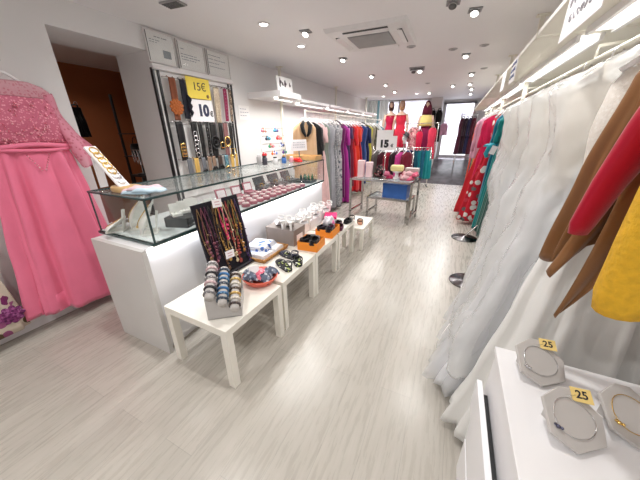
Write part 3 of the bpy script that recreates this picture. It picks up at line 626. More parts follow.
jar(-1.90,2.93,'blue jar with black lid under the wire rack of bows',M_plain('jar_blue',C(60,110,180),.3),.08); jar(-1.88,3.08,'pale pink jar under the wire rack of bows',M_plain('jar_pink',C(220,160,170),.3),.07,.028,WHITE)
jar(-2.12,2.72,'grey jar with white lid standing closest to the belt board',GREYP,.11,.03,WHITE)
t=thing('counter_sign','white card sign with faint writing on the counter before the beige coat','sign',(-1.86,3.26,GT),PI/2-.35); m=MB(); m.box((0,0,.20),(.26,.006,.14),rot=(-.1,0,0)); m.build('card',CARDW,t); m=MB(); m.bx(-.05,.05,-.04,.04,0,.01); m.box((0,.004,.07),(.012,.008,.13),rot=(-.08,0,0)); m.build('stand',CHROME,t)
m=MB(); rr=random.Random(2)
for r in range(3):
    for k in range(7): m.box((-.10+.03*k+rr.uniform(-.003,.003),-.006-.001*r,.235-.03*r),(.018,.002,.006+.006*rr.random()),rot=(-.1,0,0))
m.build('handwriting',M_plain('faint_ink',(.45,.45,.5),.6),t)
clothpile('pouch','bright red cloth pouch on the counter beside the card sign','pouch',(-1.80,3.12,GT),.4,.15,.11,.07,[cl('bright_red_cloth',222,44,44)],12,2,part='cloth')
t=thing('wooden_tray','light wooden tray on the far end of the counter','tray',(-1.92,3.43,GT),0)
m=MB(); m.bx(-.26,.26,-.10,.10,0,.012); m.build('tray_base',WOOD,t)
m=MB(); m.bx(-.26,.26,-.10,-.088,.012,.06); m.bx(-.26,.26,.088,.10,.012,.06); m.bx(-.26,-.248,-.088,.088,.012,.06); m.bx(.248,.26,-.088,.088,.012,.06); m.build('rim',M_plain('orange_wood',(.68,.40,.16),.5,0,.12,14),t)
clothpile('glove_bundle','tan cloth bundle lying in the wooden tray on the counter','cloth bundle',(-1.92,3.43,GT+.0125),.1,.42,.13,.06,[cl('tan_cloth',222,170,110)],14,3,part='cloth')

# ------------------------------------------------------------------ belt board
BX=-2.905
t=thing('belt_board','white wall board with dark uprights and lit top rail carrying rows of belts','belt board',(XL,2.70,0),0)
m=MB(); m.bx(.002,.02,-.56,.55,.75,2.10); m.build('back_board',M_plain('board_white',(.82,.81,.80),.5,0,.02,5),t)
for y in (-.57,-.515,.505,.56):
    m=MB(); m.bx(.002,.035,y-.011,y+.011,.10,2.12); m.build('upright',BLACKM,t)
m=MB(); m.add([(.002,-.58,2.10),(.07,-.58,2.11),(.07,.57,2.11),(.002,.57,2.10),(.002,-.58,2.16),(.05,-.58,2.16),(.05,.57,2.16),(.002,.57,2.16)],[(3,2,1,0),(4,5,6,7),(0,1,5,4),(1,2,6,5),(2,3,7,6),(3,0,4,7)]); m.build('header_rail',WHITE,t)
pegz={}
for z in (2.05,1.615,1.21):
    m=MB(); m.tube([(.055,-.50,z),(.055,.50,z)],.006,8)
    for y in (-.48,0,.48): m.tube([(.018,y,z),(.055,y,z)],.005,6)
    m.build('hanging_bar',CHROME,t)
def belt(y,ztop,L,w,mt,label,buckle=None,kind=None,w2=None):
    w*=.95
    t=thing('belt',label,'belt',(XL+.064,y,ztop),PI/2,'belts on the wall board')
    rr=random.Random(int(y*1000)+int(L*100))
    a=rr.uniform(-.01,.01)
    def f(u,v): return Vector(((u-.5)*w*(1+.06*math.sin(5*v)) + a*v, -.012-.006*math.sin(3*v+1)-.004*math.cos(u*6), -L*v))
    m=MB(); m.grid(f,4,18,True,.006); m.build('strap',mt,t)
    m=MB(); m.tube([(-w*.42,-.012,.003),(-w*.42,.0,.012),(-w*.42,.018,.003)],.004,5); m.tube([(w*.42,-.012,.003),(w*.42,.0,.012),(w*.42,.018,.003)],.004,5); m.build('loop',mt,t)
    if kind=='rect':
        m=MB(); P=[(-w*.62,-.026,-L*.72),(w*.62,-.026,-L*.72),(w*.62,-.026,-L*.93),(-w*.62,-.026,-L*.93)]
        m.tube(P,.008,6,True); m.build('buckle',buckle,t)
    if kind=='oval':
        m=MB()
        for dz in (.0,): m.ring((0,-.032,-L*.55),w*.62,.011,Euler((PI/2,0,0)).to_matrix(),18,6,1,1.2)
        m.build('buckle',buckle,t); m=MB(); m.ring((0,-.036,-L*.55),w*.3,.008,Euler((PI/2,0,0)).to_matrix(),16,6); m.build('buckle_ring',BLACKM,t)
    if kind=='chain':
        m=MB()
        for k in range(6): m.ring((0,-.022,-L*.30-k*L*.115),.026,.006,Euler((PI/2,0,0)).to_matrix(),14,5,1,1.15)
        m.build('chain_links',buckle,t)
    if kind=='flower':
        m=MB(); cz=-L*.68
        for r_,n,rad in ((.015,5,.022),(.04,8,.026),(.065,11,.026)):
            for k in range(n):
                q=2*PI*k/n+r_*30; m.ball((r_*math.cos(q),-.035+.15*r_,cz+r_*math.sin(q)),rad,8,6,(1,.35,.8))
        m.build('flower',buckle,t)
    if kind=='fringe':
        m=MB()
        for k in range(16):
            q=k/15; m.tube([(w*.3,-.02,-L*(.35+.4*q)),(w*.3+.035+.015*math.sin(k),-.03,-L*(.45+.4*q)),(w*.3+.025+.015*math.cos(k*2),-.02,-L*(.55+.4*q))],[.009,.014,.004],6)
        m.build('feather_tuft',buckle,t)
    if kind=='plate':
        m=MB(); m.box((0,-.024,-L*.72),(w*.7,.012,L*.36)); m.build('buckle',buckle,t,bevel=.003)
        m=MB()
        for k in range(4): m.box((0,-.032,-L*.6-k*L*.085),(w*.45,.006,L*.035))
        m.build('buckle_slats',BLACKM,t)
    if kind=='stud':
        m=MB()
        for k in range(9): m.ball((0,-.02,-L*.1-k*L*.1),.006,6,5)
        m.build('rhinestones',buckle,t)
BRL=cl('rust_suede',120,66,42); DNV=cl('dark_navy_leather',24,24,36); BKL=cl('black_leather',18,17,19,rough=.45); SEQ=M_lace('champagne_sequin',C(176,160,140),C(226,214,190),120,.35,.5); BURG=cl('burgundy_leather',138,28,74,rough=.5); LEO=M_spots('snake_print',C(120,100,84),[C(50,40,36),C(180,160,140)],70,.6,.5); ROSEB=cl('mauve_leather',128,88,88); GREYB=cl('grey_leather',110,112,118); TANB=cl('taupe_leather',142,116,98); DKB=cl('dark_brown_leather',62,46,40); TEALB=M_lace('teal_stone_belt',C(80,120,136),C(150,196,206),60,.4,.2); YELB=cl('mustard_leather',206,168,92); RUSTF=cl('rust_flower',168,92,42)
zt=2.05
belt(2.285,zt,.42,.085,BRL,'rust brown belt with big orange flower, top row',RUSTF,'flower')
belt(2.415,zt,.40,.08,DNV,'dark navy belt with feather tuft, top row',DNV,'fringe')
belt(2.905,zt-.02,.42,.10,SEQ,'shimmering champagne belt, top row')
belt(3.06,zt-.02,.39,.065,BURG,'burgundy belt, top row',SILVER,'stud'); belt(3.145,zt-.02,.39,.055,LEO,'snake print belt, top row beside the burgundy one')
z2=1.615
belt(2.27,z2,.42,.10,BKL,'wide black belt with gold plate buckle, middle row',GOLD,'plate')
belt(2.47,z2,.42,.085,BKL,'black belt with silver chain links, middle row',SILVER,'chain'); belt(2.56,z2,.45,.065,BKL,'plain black belt right beside the chain-link belt'.replace('right ',''))
belt(2.67,z2,.40,.05,BKL,'narrow black belt with silver rim, middle row',SILVER,'stud'); belt(2.765,z2,.43,.11,BKL,'broad black belt with dark buckle, middle row',BLACKM,'oval')
belt(2.90,z2,.33,.07,BKL,'short black belt beside the mauve one, middle row',GOLD,'rect'); belt(2.985,z2,.42,.085,ROSEB,'mauve belt with big round gold buckle, middle row',GOLD,'oval'); belt(3.08,z2,.46,.07,BKL,'black belt beside the mauve one with gold clasp, middle row',GOLD,'rect')
z3=1.21
for y,mt,w,k,bk,l in [(2.32,GREYB,.07,None,None,'grey belt at the dark upright, bottom row'),(2.42,YELB,.07,'rect',BLACKM,'tan belt with dark frame buckle, bottom row'),(2.53,GREYB,.06,'oval',BLACKM,'grey belt with dark round buckle, bottom row'),(2.625,TANB,.06,None,None,'taupe belt, bottom row'),(2.70,TANB,.06,'oval',BLACKM,'taupe belt with dark round buckle, bottom row'),(2.81,DKB,.08,'oval',BLACKM,'dark brown belt with dark buckle, bottom row'),(2.93,TEALB,.07,'oval',GOLD,'teal stone belt with gold buckle, bottom row'),(3.04,YELB,.06,'rect',GOLD,'mustard belt with gold buckle, bottom row'),(3.13,YELB,.045,None,None,'narrow mustard belt at the far upright, bottom row')]:
    belt(y,z3,.33+.03*math.sin(y*20),w,mt,l,bk,k)
# price signs of the board
t=thing('price_sign','yellow price card reading 15€ on the belt board','price sign',(XL+.075,2.645,1.985),0); m=MB(); m.box((.0,0,0),(.004,.34,.22)); m.build('card',YELLOW,t)
text('15€',.12,INK,t,(.003,.01,.015),(PI/2,0,PI/2)); m=MB(); m.ball((.004,.12,-.075),.022,8,5,(.3,1,1)); m.build('stamp',M_plain('brown_stamp',(.25,.16,.05),.6),t)
t=thing('price_sign','white price card reading 10€ below the yellow one','price sign',(XL+.072,2.645,1.745),0); m=MB(); m.box((.0,0,.0),(.004,.36,.24)); m.build('card',CARDW,t)
text('10',.17,M_plain('navy_ink',(.02,.025,.07),.6),t,(.003,.02,.0),(PI/2,0,PI/2),bold=.010); text('€',.08,INK,t,(.003,.145,-.03),(PI/2,0,PI/2),bold=.003)
# framed notices above the board
def notice(y0,y1,z0,z1,label,seed,lines,pic=False):
    t=thing('framed_notice',label,'notice',(XL+.012,(y0+y1)/2,(z0+z1)/2),0,'framed notices'); w,h=y1-y0,z1-z0
    m=MB(); m.box((0,0,0),(.012,w-.01,h-.01)); m.build('paper',PAPER,t)
    m=MB()
    for s in (-1,1): m.box((.004,s*(w/2-.006),0),(.022,.012,h)); m.box((.004,0,s*(h/2-.006)),(.022,w-.024,.012))
    m.build('frame',M_plain('frame_white%d'%seed,(.66,.64,.64),.4),t)
    m=MB(); m.box((.016,-w/2+.014,0),(.004,.005,h-.03)); m.build('frame_inlay',BLACKM,t)
    m=MB(); rr=random.Random(seed)
    for (yy,zz,ln,th) in lines:
        x=yy
        while x<yy+ln:
            q=rr.uniform(.012,.03); m.box((.0065,x*1.0-w/2+.0,h/2-zz),(.002,q,th)); x+=q+.007
    if pic: m.box((.0065,.06,-.045),(.002,.09,.07))
    m.build('printed_lines',INKB if not pic else M_plain('notice_print',(.22,.24,.27),.6),t)
    m=MB(); m.box((.0125,0,0),(.002,w-.03,h-.03)); m.build('glass_pane',GLASS,t)
notice(2.12,2.45,2.17,2.455,'framed white notice with small picture above the belts, beside the doorway',2,[(.12,.05,.14,.008),(.06,.08,.09,.006),(.06,.10,.07,.005)],True)
notice(2.475,2.86,2.165,2.45,'framed white notice above the belts, middle of three',1,[(.06,.08,.05,.006),(.06,.13,.2,.007),(.06,.155,.24,.007),(.06,.18,.18,.006)])
notice(2.885,3.28,2.165,2.45,'framed white notice above the belts, furthest of three from the doorway'.replace('furthest of three from','on the end away from'),3,[(.05,.06,.2,.006),(.05,.10,.26,.006),(.05,.14,.16,.006),(.05,.18,.26,.006)])
t=thing('wall_notice','small white paper notice on the wall beside the lit shelf','notice',(XL+.002,3.5,1.77),0); m=MB(); m.box((.002,0,0),(.004,.24,.19)); m.build('paper',PAPER,t); m=MB(); rr=random.Random(4)
for r in range(3):
    for k in range(3+r%2): m.box((.0045,-.07+.05*k,.05-.045*r),(.001,.035,.007))
m.build('printed_lines',INKB,t)

# ------------------------------------------------------------------ row of low tables
def table(x0,y0,w,d,h,rz,label,leg=.05,top=.05):
    t=thing('side_table',label,'side table',(x0,y0,0),rz,'low pale side tables')
    m=MB(); m.bx(0,w,0,d,h-top,h); m.build('tabletop',TABLE,t,bevel=.002)
    for x in (0,w-leg):
        for y in (0,d-leg): m=MB(); m.bx(x,x+leg,y,y+leg,0,h-top); m.build('leg',TABLE,t,bevel=.0015)
table(-1.56,.865,.55,.55,.45,-.03,'first low white table, carrying the bracelet stand and necklace board')
table(-1.555,1.437,.55,.55,.45,0,'second low white table, with the wicker tray and black sandals')
table(-1.555,1.995,.55,.55,.45,0,'third low white table, with the taupe and orange shoe boxes')
table(-1.555,2.575,.55,.55,.45,0,'fourth low white table, with the magenta box and dark flat shoes')
table(-1.20,3.2,.29,.55,.31,.02,'lowest and smallest white bench past the end of the table row',.045,.04)

TZ=.4505
# bracelet stand: three stepped rolls
ang=math.atan2(.11,.14)
t=thing('bracelet_stand','grey stepped stand with three rolls on the first white table','bracelet stand',(-1.10,.945,TZ),ang)
steps=[(-.065,.165),(0,.115),(.065,.07)]
m=MB()
poly=[(-.10,0),(.10,0),(.10,.06),(.035,.06),(.035,.10),(-.03,.10),(-.03,.15),(-.10,.15)]
m.prism([(x,z) for x,z in poly],.012,Matrix(((1,0,0),(0,0,1),(0,1,0))),(0,-.0,0)); m.bx(-.10,.10,0,.24,0,.006); m.bx(-.10,-.092,.012,.24,.006,.15); m.bx(.092,.10,.012,.24,.006,.06); m.bx(-.10,.10,.228,.24,.006,.16)
m.build('stepped_holder',DISPG,t)
CR=M_plain('roll_fabric',(.55,.52,.50),.8,0,.1,50)
bcols=[[M_lace('grey_beads',C(120,118,120),C(210,206,204),90,.4),M_lace('pink_beads',C(196,166,170),C(226,206,204),90,.4),M_plain('black_beads',C(40,38,42),.3,0,.4,60)],
       [M_lace('blue_beads',C(70,110,150),C(130,170,200),90,.4),M_lace('slate_beads',C(60,70,84),C(150,160,170),90,.4),M_plain('blue_enamel',C(60,110,160),.3,0,.3,50)],
       [M_lace('gold_beads',C(196,160,96),C(236,214,160),90,.35,.4),M_lace('cream_beads',C(206,198,186),C(240,234,220),90,.4),M_lace('brown_beads',C(70,60,60),C(160,140,120),90,.4)]]
for k,(x,z) in enumerate(steps):
    t2=thing('bracelet_roll',['tall roll of pink and grey bracelets on the stepped stand','middle roll of blue bracelets on the stepped stand','low roll of cream and gold bracelets on the stepped stand'][k],'bracelet roll',(0,0,0),0,'bracelet rolls')
    Rz=Matrix.Rotation(ang,4,'Z'); t2.matrix_world=Matrix.Translation((-1.10,.945,TZ))@Rz@Matrix.Translation((x,0,z))
    a=(0,-.03,.012+(-.008)); b=(0,.225,.105-.0*k)
    A=Vector(a);B=Vector(b)
    m=MB(); m.cyl(A,B,.026,18); m.build('roll',CR,t2)
    D=(B-A).normalized(); Rm=D.to_track_quat('Z','Y').to_matrix()
    for q in range(7):
        m=MB(); c=A+D*(.03+.037*q); m.ring(c,.029,.0085,Rm,18,8); m.build('bracelet',bcols[k][(q*2+k)%3],t2)
# black necklace board
t=thing('necklace_board','tall black velvet board hung with necklaces on the first white table','necklace board',(-1.47,1.435,TZ),PI/2-.03,rot=(0,0,PI/2-.05))
lean=.17
Rm=Euler((-lean,0,0)).to_matrix()
m=MB(); m.box(Rm@Vector((0,0,.295)),(.43,.016,.59),rot=(-lean,0,0)); m.build('velvet_board',VELVET,t,bevel=.003)
m=MB(); m.box((0,.14,.0076),(.3,.012,.015)); m.tube([(0,.06,.30),(0,.14,.01)],.007,6); m.build('easel_leg',BLACKM,t)
m=MB(); m.box(Rm@Vector((0,-.025,.012)),(.42,.035,.012),rot=(-lean,0,0)); m.build('bottom_ledge',VELVET,t)
ncol=[('necklace_bronze',C(120,92,60)),('necklace_pinkstone',C(130,70,84)),('necklace_plum',C(84,40,66)),('necklace_darkbead',C(44,38,40)),('necklace_brown',C(104,74,50)),('necklace_gold',C(190,150,80)),('necklace_pink',C(214,56,108)),('necklace_cream',C(214,196,160)),('necklace_coral',C(160,66,60)),('necklace_olive',C(110,110,64)),('necklace_amber',C(176,124,60)),('necklace_violet',C(70,48,92))]
for k,(nm,c) in enumerate(ncol):
    mt=M_plain(nm,c,.3,.2 if 'gold' in nm else 0,.35,90); x=-.185+.0325*k; L=.36+.10*math.sin(k*1.9)+.04*(k%3); wd=.022+.008*(k%2)
    t2=thing('necklace','%s necklace on the black board'%['bronze chain','thin chain with dull rose stones','plum bead','dark bead','brown bead','gold bead','bright pink bead','cream bead','coral bead','olive bead','amber bead','dark violet bead'][k],'necklace',(0,0,0),0,'necklaces on the black board')
    t2.location=t.location; t2.rotation_euler=t.rotation_euler
    P=[Vector((x-wd*math.sin(PI*min(1,q/18*1)),-.014,.56-L*q/18)) for q in range(19)]+[Vector((x+wd*math.sin(PI*min(1,q/18)),-.014,.56-L*q/18)) for q in range(17,0,-1)]
    m=MB(); m.tube([Rm@p for p in P],.0035,5,True); m.build('chain',mt,t2)
    m=MB(); rr=random.Random(k)
    for q in range(9+6*(k%3)):
        i=rr.randint(9,27); p=P[i%len(P)]; m.ball(Rm@(p+Vector((rr.uniform(-.004,.004),-.008,0))),rr.uniform(.007,.013) if k in (1,6,8,10) else rr.uniform(.005,.009),7,5)
    m.ball(Rm@Vector((x,-.02,.56-L-.014)),.015,9,6,(1,.6,1.2)); m.build('bead_studs',mt,t2)
for (x,z,l) in [(-.02,.565,'white price tag clipped to the top of the necklace board'),(-.03,.16,'white price tag in front of the low necklaces on the black board')]:
    t2=thing('price_tag',l,'price tag',t.location,0,None,rot=tuple(t.rotation_euler)); m=MB(); m.box(Rm@Vector((x,-.036,z)),(.085,.003,.06),rot=(-lean,.08,0)); m.build('card',CARDW,t2); m=MB()
    for k in range(2): m.box(Rm@Vector((x,-.0385,z+.01-.02*k)),(.045,.001,.006),rot=(-lean,.08,0))
    m.build('faint_writing',M_plain('pink_ink',(.6,.35,.4),.6),t2); m=MB(); m.tube([Rm@Vector((x,-.034,z+.028)),Rm@Vector((x,-.02,z+.035)),Rm@Vector((x,-.0,z+.03))],.0015,5); m.build('clip',SILVER,t2)
# red bowl with scarves
t=thing('bowl','coral red shallow bowl on the first white table','bowl',(-1.17,1.385,TZ)); m=MB(); m.lathe((0,0,0),[(.07,0),(.10,.006),(.128,.045),(.134,.058),(.127,.058),(.119,.043),(.08,.012),(.001,.010)],28); m.build('bowl_body',REDPL,t)
JEAN=M_spots('grey_paisley',C(90,98,116),[C(180,182,190),C(50,56,74),C(130,140,160)],40,.7,.5); PKF=M_spots('pink_paisley',C(222,110,130),[C(240,180,190),C(200,80,110)],40,.7,.5)
def scrunchy(loc,label,mats,seed,n,R,hgt,group):
    rr=random.Random(seed)
    for k in range(n):
        a=2*PI*k/n+rr.uniform(-.3,.3); r=R*rr.uniform(.45,.8) if k<n-1 else 0; t=thing('scarf',label[k],'scarf',(loc[0]+r*math.cos(a),loc[1]+r*math.sin(a),loc[2]+hgt*rr.uniform(0,1)*.5),rr.uniform(0,6),group)
        m=MB(); ph=rr.uniform(0,6)
        def f(u,v):
            th=2*PI*u; ro=.055*(v**.7)*(1+.22*math.sin(3*th+ph)+.1*math.sin(7*th)); return Vector((ro*math.cos(th),ro*math.sin(th),.045*(1-v**1.5)+.010*math.sin(5*th+ph)*v+.008))
        m.grid(f,28,8,True,.004); m.build('cloth',mats[k%len(mats)],t)
        m=MB(); m.ball((0,0,.05),.014,8,6); m.build('knot',mats[k%len(mats)],t)
scrunchy((-1.17,1.385,TZ+.012),['slate paisley scarf in the red bowl, over the front rim','grey paisley scarf in the red bowl, on the aisle side','pink scarf at the side of the red bowl','grey paisley scarf in the red bowl, on the wicker tray side','slate paisley scarf in the red bowl, against the black board','pink paisley scarf knotted on top of the red bowl'],[JEAN,JEAN,PKF,JEAN,JEAN,PKF],4,6,.105,.08,'scarves in the red bowl')
t=thing('price_tag','white price tag stuck in the scarves of the red bowl','price tag',(-1.20,1.36,TZ+.085),.7); m=MB(); m.box((0,0,.02),(.075,.003,.06),rot=(-.35,0,0)); m.build('card',CARDW,t); m=MB(); m.tube([(0,.003,.0),(0,.006,-.03)],.0015,5); m.build('pin',SILVER,t)
# wicker tray with folded cloths
t=thing('wicker_tray','woven tan tray on the second white table','tray',(-1.475,1.815,TZ),0.0)
m=MB(); m.bx(-.155,.155,-.18,.18,0,.008); m.build('tray_base',WICKER,t)
m=MB()
for k in range(4):
    z=.010+.008*k; e=.003*k; m.tube([(-.155-e,-.18-e,z),(.155+e,-.18-e,z),(.155+e,.18+e,z),(-.155-e,.18+e,z)],.0075,6,True)
m.build('woven_rim',WICKER,t)
WB=M_spots('white_blue_print',C(226,228,236),[C(226,228,236),C(66,104,180),C(206,214,230),C(84,120,190),C(226,228,236)],24,.7,.5)
WH=cl('white_cotton',236,236,240)
for k,(x,y,w,d,z,mt,l) in enumerate([(-.05,-.09,.17,.15,.009,WB,'white and blue printed cloth at the front of the wicker tray'),(.07,-.07,.14,.17,.009,WH,'plain white cloth on the aisle edge of the wicker tray'),(-.05,.08,.17,.17,.009,WB,'blue printed cloth in the rear of the wicker tray'),(.07,.09,.14,.16,.009,WH,'plain white cloth beside the taupe shoe box in the tray'),(-.03,.02,.23,.24,.052,WB,'white and blue cloth lying on top of the wicker tray')]):
    t2=thing('folded_cloth',l,'folded cloth',(-1.475+x,1.815+y,TZ+z),.1*k-.2,'cloths in the wicker tray'); rr=random.Random(k)
    for q in range(3):
        def f(u,v):
            X=(u-.5)*w*(1-.06*q); Y=(v-.5)*d*(1-.05*q); e=min(1,min(u,1-u,v,1-v)*6); return Vector((X,Y,.014*q+.002+.014*e**.5+.003*math.sin(8*u+q)*math.sin(6*v)*e))
        m=MB(); m.grid(f,12,12,True,.004); m.build('fold',mt,t2)
# shoes
def shoe(loc,rz,label,mt,kind='flat',L=.24,group=None,sole=None,tilt=0,h=.0):
    t=thing({'flat':'flat_shoe','sandal':'sandal','heel':'heeled_sandal'}[kind],label,'shoe',loc,rz,group,rot=(0,tilt,rz))
    W=.08; hl={'flat':.006,'sandal':.008,'heel':.075}[kind]
    def zz(x): # sole height along x (0 heel .. 1 toe)
        return .004+hl*(1-max(0,min(1,(x-.12)/.55)))**1.6 if kind=='heel' else .004
    def wd(x): return W*.5*(.62+.42*math.sin(PI*(x*.9+.08))-.14*(x<.5)*math.sin(PI*x*2)+.0)*(1 if x<.92 else 1-3*(x-.92))
    m=MB(); N=16; vs=[];fs=[]
    for i in range(N+1):
        x=i/N; w=wd(x)*(.55 if i in(0,N) else 1)
        for y,z in ((-w,0),(w,0),(w,.012),(-w,.012)): vs.append(((x-.5)*L,y,zz(x)+z))
    for i in range(N):
        for k in range(4): fs.append((i*4+k,i*4+(k+1)%4,(i+1)*4+(k+1)%4,(i+1)*4+k))
    fs+= [(3,2,1,0),(N*4,N*4+1,N*4+2,N*4+3)]
    m.add([(x,y,z) for x,y,z in vs],fs); m.build('sole',sole or mt,t)
    if kind=='heel':
        m=MB(); m.lathe((-.5*L+.022,0,0),[(.011,0),(.010,.02),(.014,hl*.8),(.021,hl+.006)],12); m.build('heel',sole or mt,t)
    if kind=='flat':
        def f(u,v):
            th=PI*v; x=.52+.48*u; w=wd(min(.985,x))*1.02; hgt=.042*(1-u)**.5*.9+.012; return Vector(((x-.5)*L,-w*math.cos(th),zz(x)+.008+hgt*math.sin(th)**.8*(1-.15*u)))
        m=MB(); m.grid(f,10,12,True,.003); m.build('vamp',mt,t)
        def g(u,v):
            a=PI*.5+PI*u; w=wd(.2); hgt=(.05-.02*abs(math.sin((u-.5)*PI))**.7); return Vector((-.5*L+.055+.055*math.cos(a)*1.0+ (0 if abs(u-.5)<.3 else .09*(abs(u-.5)-.3)/.2),w*1.04*math.sin(a) if abs(u-.5)<.3 else w*1.1*math.copysign(1,.5-u),zz(.1)+.006+hgt*v))
        m=MB(); m.grid(g,18,4,True,.003); m.build('heel_counter',mt,t)
    else:
        for k,x in enumerate((.66,.76,.86) if kind=='sandal' else (.72,.80,.88)):
            w=wd(x); z0=zz(x)+.01; m=MB(); m.grid(lambda u,v:Vector(((x-.5+.06*(v-.5))*L,-w*1.05*math.cos(PI*u),z0+(.034-.006*k)*math.sin(PI*u))),12,2,True,.003); m.build('strap',mt,t)
        w=wd(.2); z0=zz(.2)+.01
        m=MB(); m.grid(lambda u,v:Vector(((.12-.5)*L+.03*math.sin(PI*u)*0+.045*math.cos(PI*(2*u-1))*-.6,w*1.1*math.sin(PI*(2*u-1)),z0+.045+.010*v+.012*math.cos(PI*(2*u-1))*-1)),20,1,True,.003)
        for s in (-1,1): m.tube([((.14-.5)*L,s*w,z0-.004),((.13-.5)*L,s*w*1.08,z0+.05)],.004,6); m.tube([((.66-.5)*L,s*wd(.66)*.9,zz(.66)+.012),((.2-.5)*L,s*w*1.05,z0+.045)],.0035,6)
        m.build('ankle_strap',mt,t)
        m=MB(); m.box(((.2-.5)*L,-w*1.14,z0+.05),(.014,.004,.014)); m.build('buckle',SILVER,t)
    return t
BKS=cl('black_shoe_leather',22,21,26,rough=.4); NVS=cl('navy_shoe',30,34,62,rough=.5); LIM=M_spots('black_lime_strap',C(24,24,30),[C(190,206,120),C(24,24,30),C(230,230,220)],40,.5,.4)
shoe((-1.14,1.66,TZ),2.6,'black strappy sandal with pale lining on the table edge of the second table',BKS,'sandal',.23,'black sandals on the second table',LIM)
shoe((-1.09,1.79,TZ),2.3,'black strappy sandal lying beside its partner behind the red bowl',BKS,'sandal',.23,'black sandals on the second table',LIM)
shoe((-1.20,1.84,TZ),2.9,'dark navy sandal between the wicker tray and black sandals',NVS,'sandal',.22,'black sandals on the second table',LIM)
def box_(name,label,loc,rz,w,d,h,mt,group=None,lid=True,open_=False,tagm=None,lidm=None):
    t=thing(name,label,'shoe box',loc,rz,group)
    if open_:
        m=MB(); m.bx(-w/2,w/2,-d/2,d/2,0,.004)
        for s in (-1,1): m.bx(s*w/2-.002,s*w/2+.002,-d/2,d/2,0,h); m.bx(-w/2,w/2,s*d/2-.002,s*d/2+.002,0,h)
        m.build('box_body',mt,t)
    else:
        m=MB(); m.bx(-w/2+.003,w/2-.003,-d/2+.003,d/2-.003,0,h*.7); m.build('box_body',mt,t); m=MB(); m.bx(-w/2,w/2,-d/2,d/2,h*.66,h); m.build('lid',lidm or mt,t,bevel=.002)
    if tagm: m=MB(); m.box((w/2-.001,0,h*.40),(.004,d*.5,h*.40)); m.build('size_label',tagm,t)
    return t
box_('shoe_box','taupe shoe box carrying white sandals on the third white table',(-1.435,2.17,TZ),.0,.33,.23,.165,TAUPE,None,tagm=CARDW)
box_('shoe_box','orange open shoe box with black shoes, beside the taupe box',(-1.115,2.125,TZ),.08,.20,.21,.085,ORANGE,'orange shoe boxes',open_=True)
box_('shoe_box','orange open shoe box with black and lilac shoes, past the taupe box',(-1.115,2.52,TZ),.05,.19,.24,.085,ORANGE,'orange shoe boxes',open_=True)
WT=cl('white_tissue',232,230,236)
shoe((-1.15,2.13,TZ+.062),1.3,'black flat shoe in the first orange box, on the taupe box side',BKS,'flat',.22,'shoes in the orange boxes'); shoe((-1.075,2.12,TZ+.062),1.75,'black flat shoe in the first orange box, on the aisle side',BKS,'flat',.22,'shoes in the orange boxes')
clothpile('tissue_paper','white tissue paper in the first orange shoe box','tissue paper',(-1.115,2.125,TZ+.005),.2,.17,.17,.055,[WT],33,3,part='sheet')
BLS=cl('black_lilac_shoe',28,26,36,rough=.5)
shoe((-1.15,2.51,TZ+.066),1.35,'black shoe in the second orange box, on the counter side',BLS,'flat',.24,'shoes in the orange boxes'); shoe((-1.075,2.50,TZ+.066),1.75,'black shoe in the second orange box, on the aisle side',BLS,'flat',.24,'shoes in the orange boxes')
clothpile('tissue_paper','white, lilac and pink tissue in the second orange shoe box','tissue paper',(-1.14,2.565,TZ+.006),.2,.16,.18,.22,[WT,cl('lilac_tissue',206,170,214),cl('pink_tissue',240,130,180)],35,4,part='sheet')
WS=M_plain('white_shoe_leather',(.86,.85,.84),.4,0,.03,30)
WBX=M_plain('white_cardboard',(.80,.79,.80),.5,0,.02,20)
shoe((-1.47,2.13,TZ+.166),2.4,'white heeled sandal on the taupe shoe box, counter side',WS,'heel',.25,'white bridal sandals'); shoe((-1.36,2.14,TZ+.166),2.2,'white heeled sandal on the taupe shoe box, aisle side',WS,'heel',.25,'white bridal sandals')
for k,(y,l) in enumerate([(2.42,'white shoe box beside the counter, next to the taupe box'),(2.72,'white shoe box beside the counter, middle of the white row'),(3.0,'white shoe box beside the counter, next to the magenta box')]):
    box_('shoe_box',l,(-1.45,y,TZ),.0,.19 if k<2 else .18,.27 if k<2 else .24,.10,WBX,'white shoe boxes')
    for q in range(3):
        shoe((-1.51+.055*q,y-.09+.085*q+.0,TZ+.1005),2.3+.15*q,'white heeled sandal on a white shoe box, %s one on the %s box'%(['counter-side','middle','aisle-side'][q],['first white','second white','last white'][k]),WS,'heel',.25,'white bridal sandals')
MAG=M_plain('magenta_card',C(226,30,110),.5,0,.04,20)
t=box_('shoe_box','magenta shoe box beside the last white shoe box on the fourth table',(-1.265,2.95,TZ),.35,.15,.2,.085,WBX,None,lidm=MAG)
MAR=cl('maroon_shoe',92,36,66,rough=.5)
shoe((-1.20,2.72,TZ),1.9,'dark maroon flat shoe on the fourth table, counter side',MAR,'flat',.22,'dark flats on the fourth table'); shoe((-1.13,2.86,TZ),1.7,'black flat shoe on the fourth table beside the maroon ones',BKS,'flat',.22,'dark flats on the fourth table'); shoe((-1.06,2.75,TZ),1.9,'dark maroon flat shoe on the fourth table, aisle side',MAR,'flat',.22,'dark flats on the fourth table'); shoe((-1.05,3.0,TZ),1.5,'black flat shoe at the far edge of the fourth table',BKS,'flat',.2,'dark flats on the fourth table')
BRS=cl('tan_insole',176,120,88)
shoe((-1.13,3.36,.3105),2.0,'black heeled sandal with tan sole on the lowest bench, near end'.replace('near end','first of two'),BKS,'heel',.22,'black sandals on the low bench',BRS); shoe((-1.03,3.44,.3105),1.9,'black sandal on the lowest bench beside the heeled one',BKS,'sandal',.22,'black sandals on the low bench',BRS)

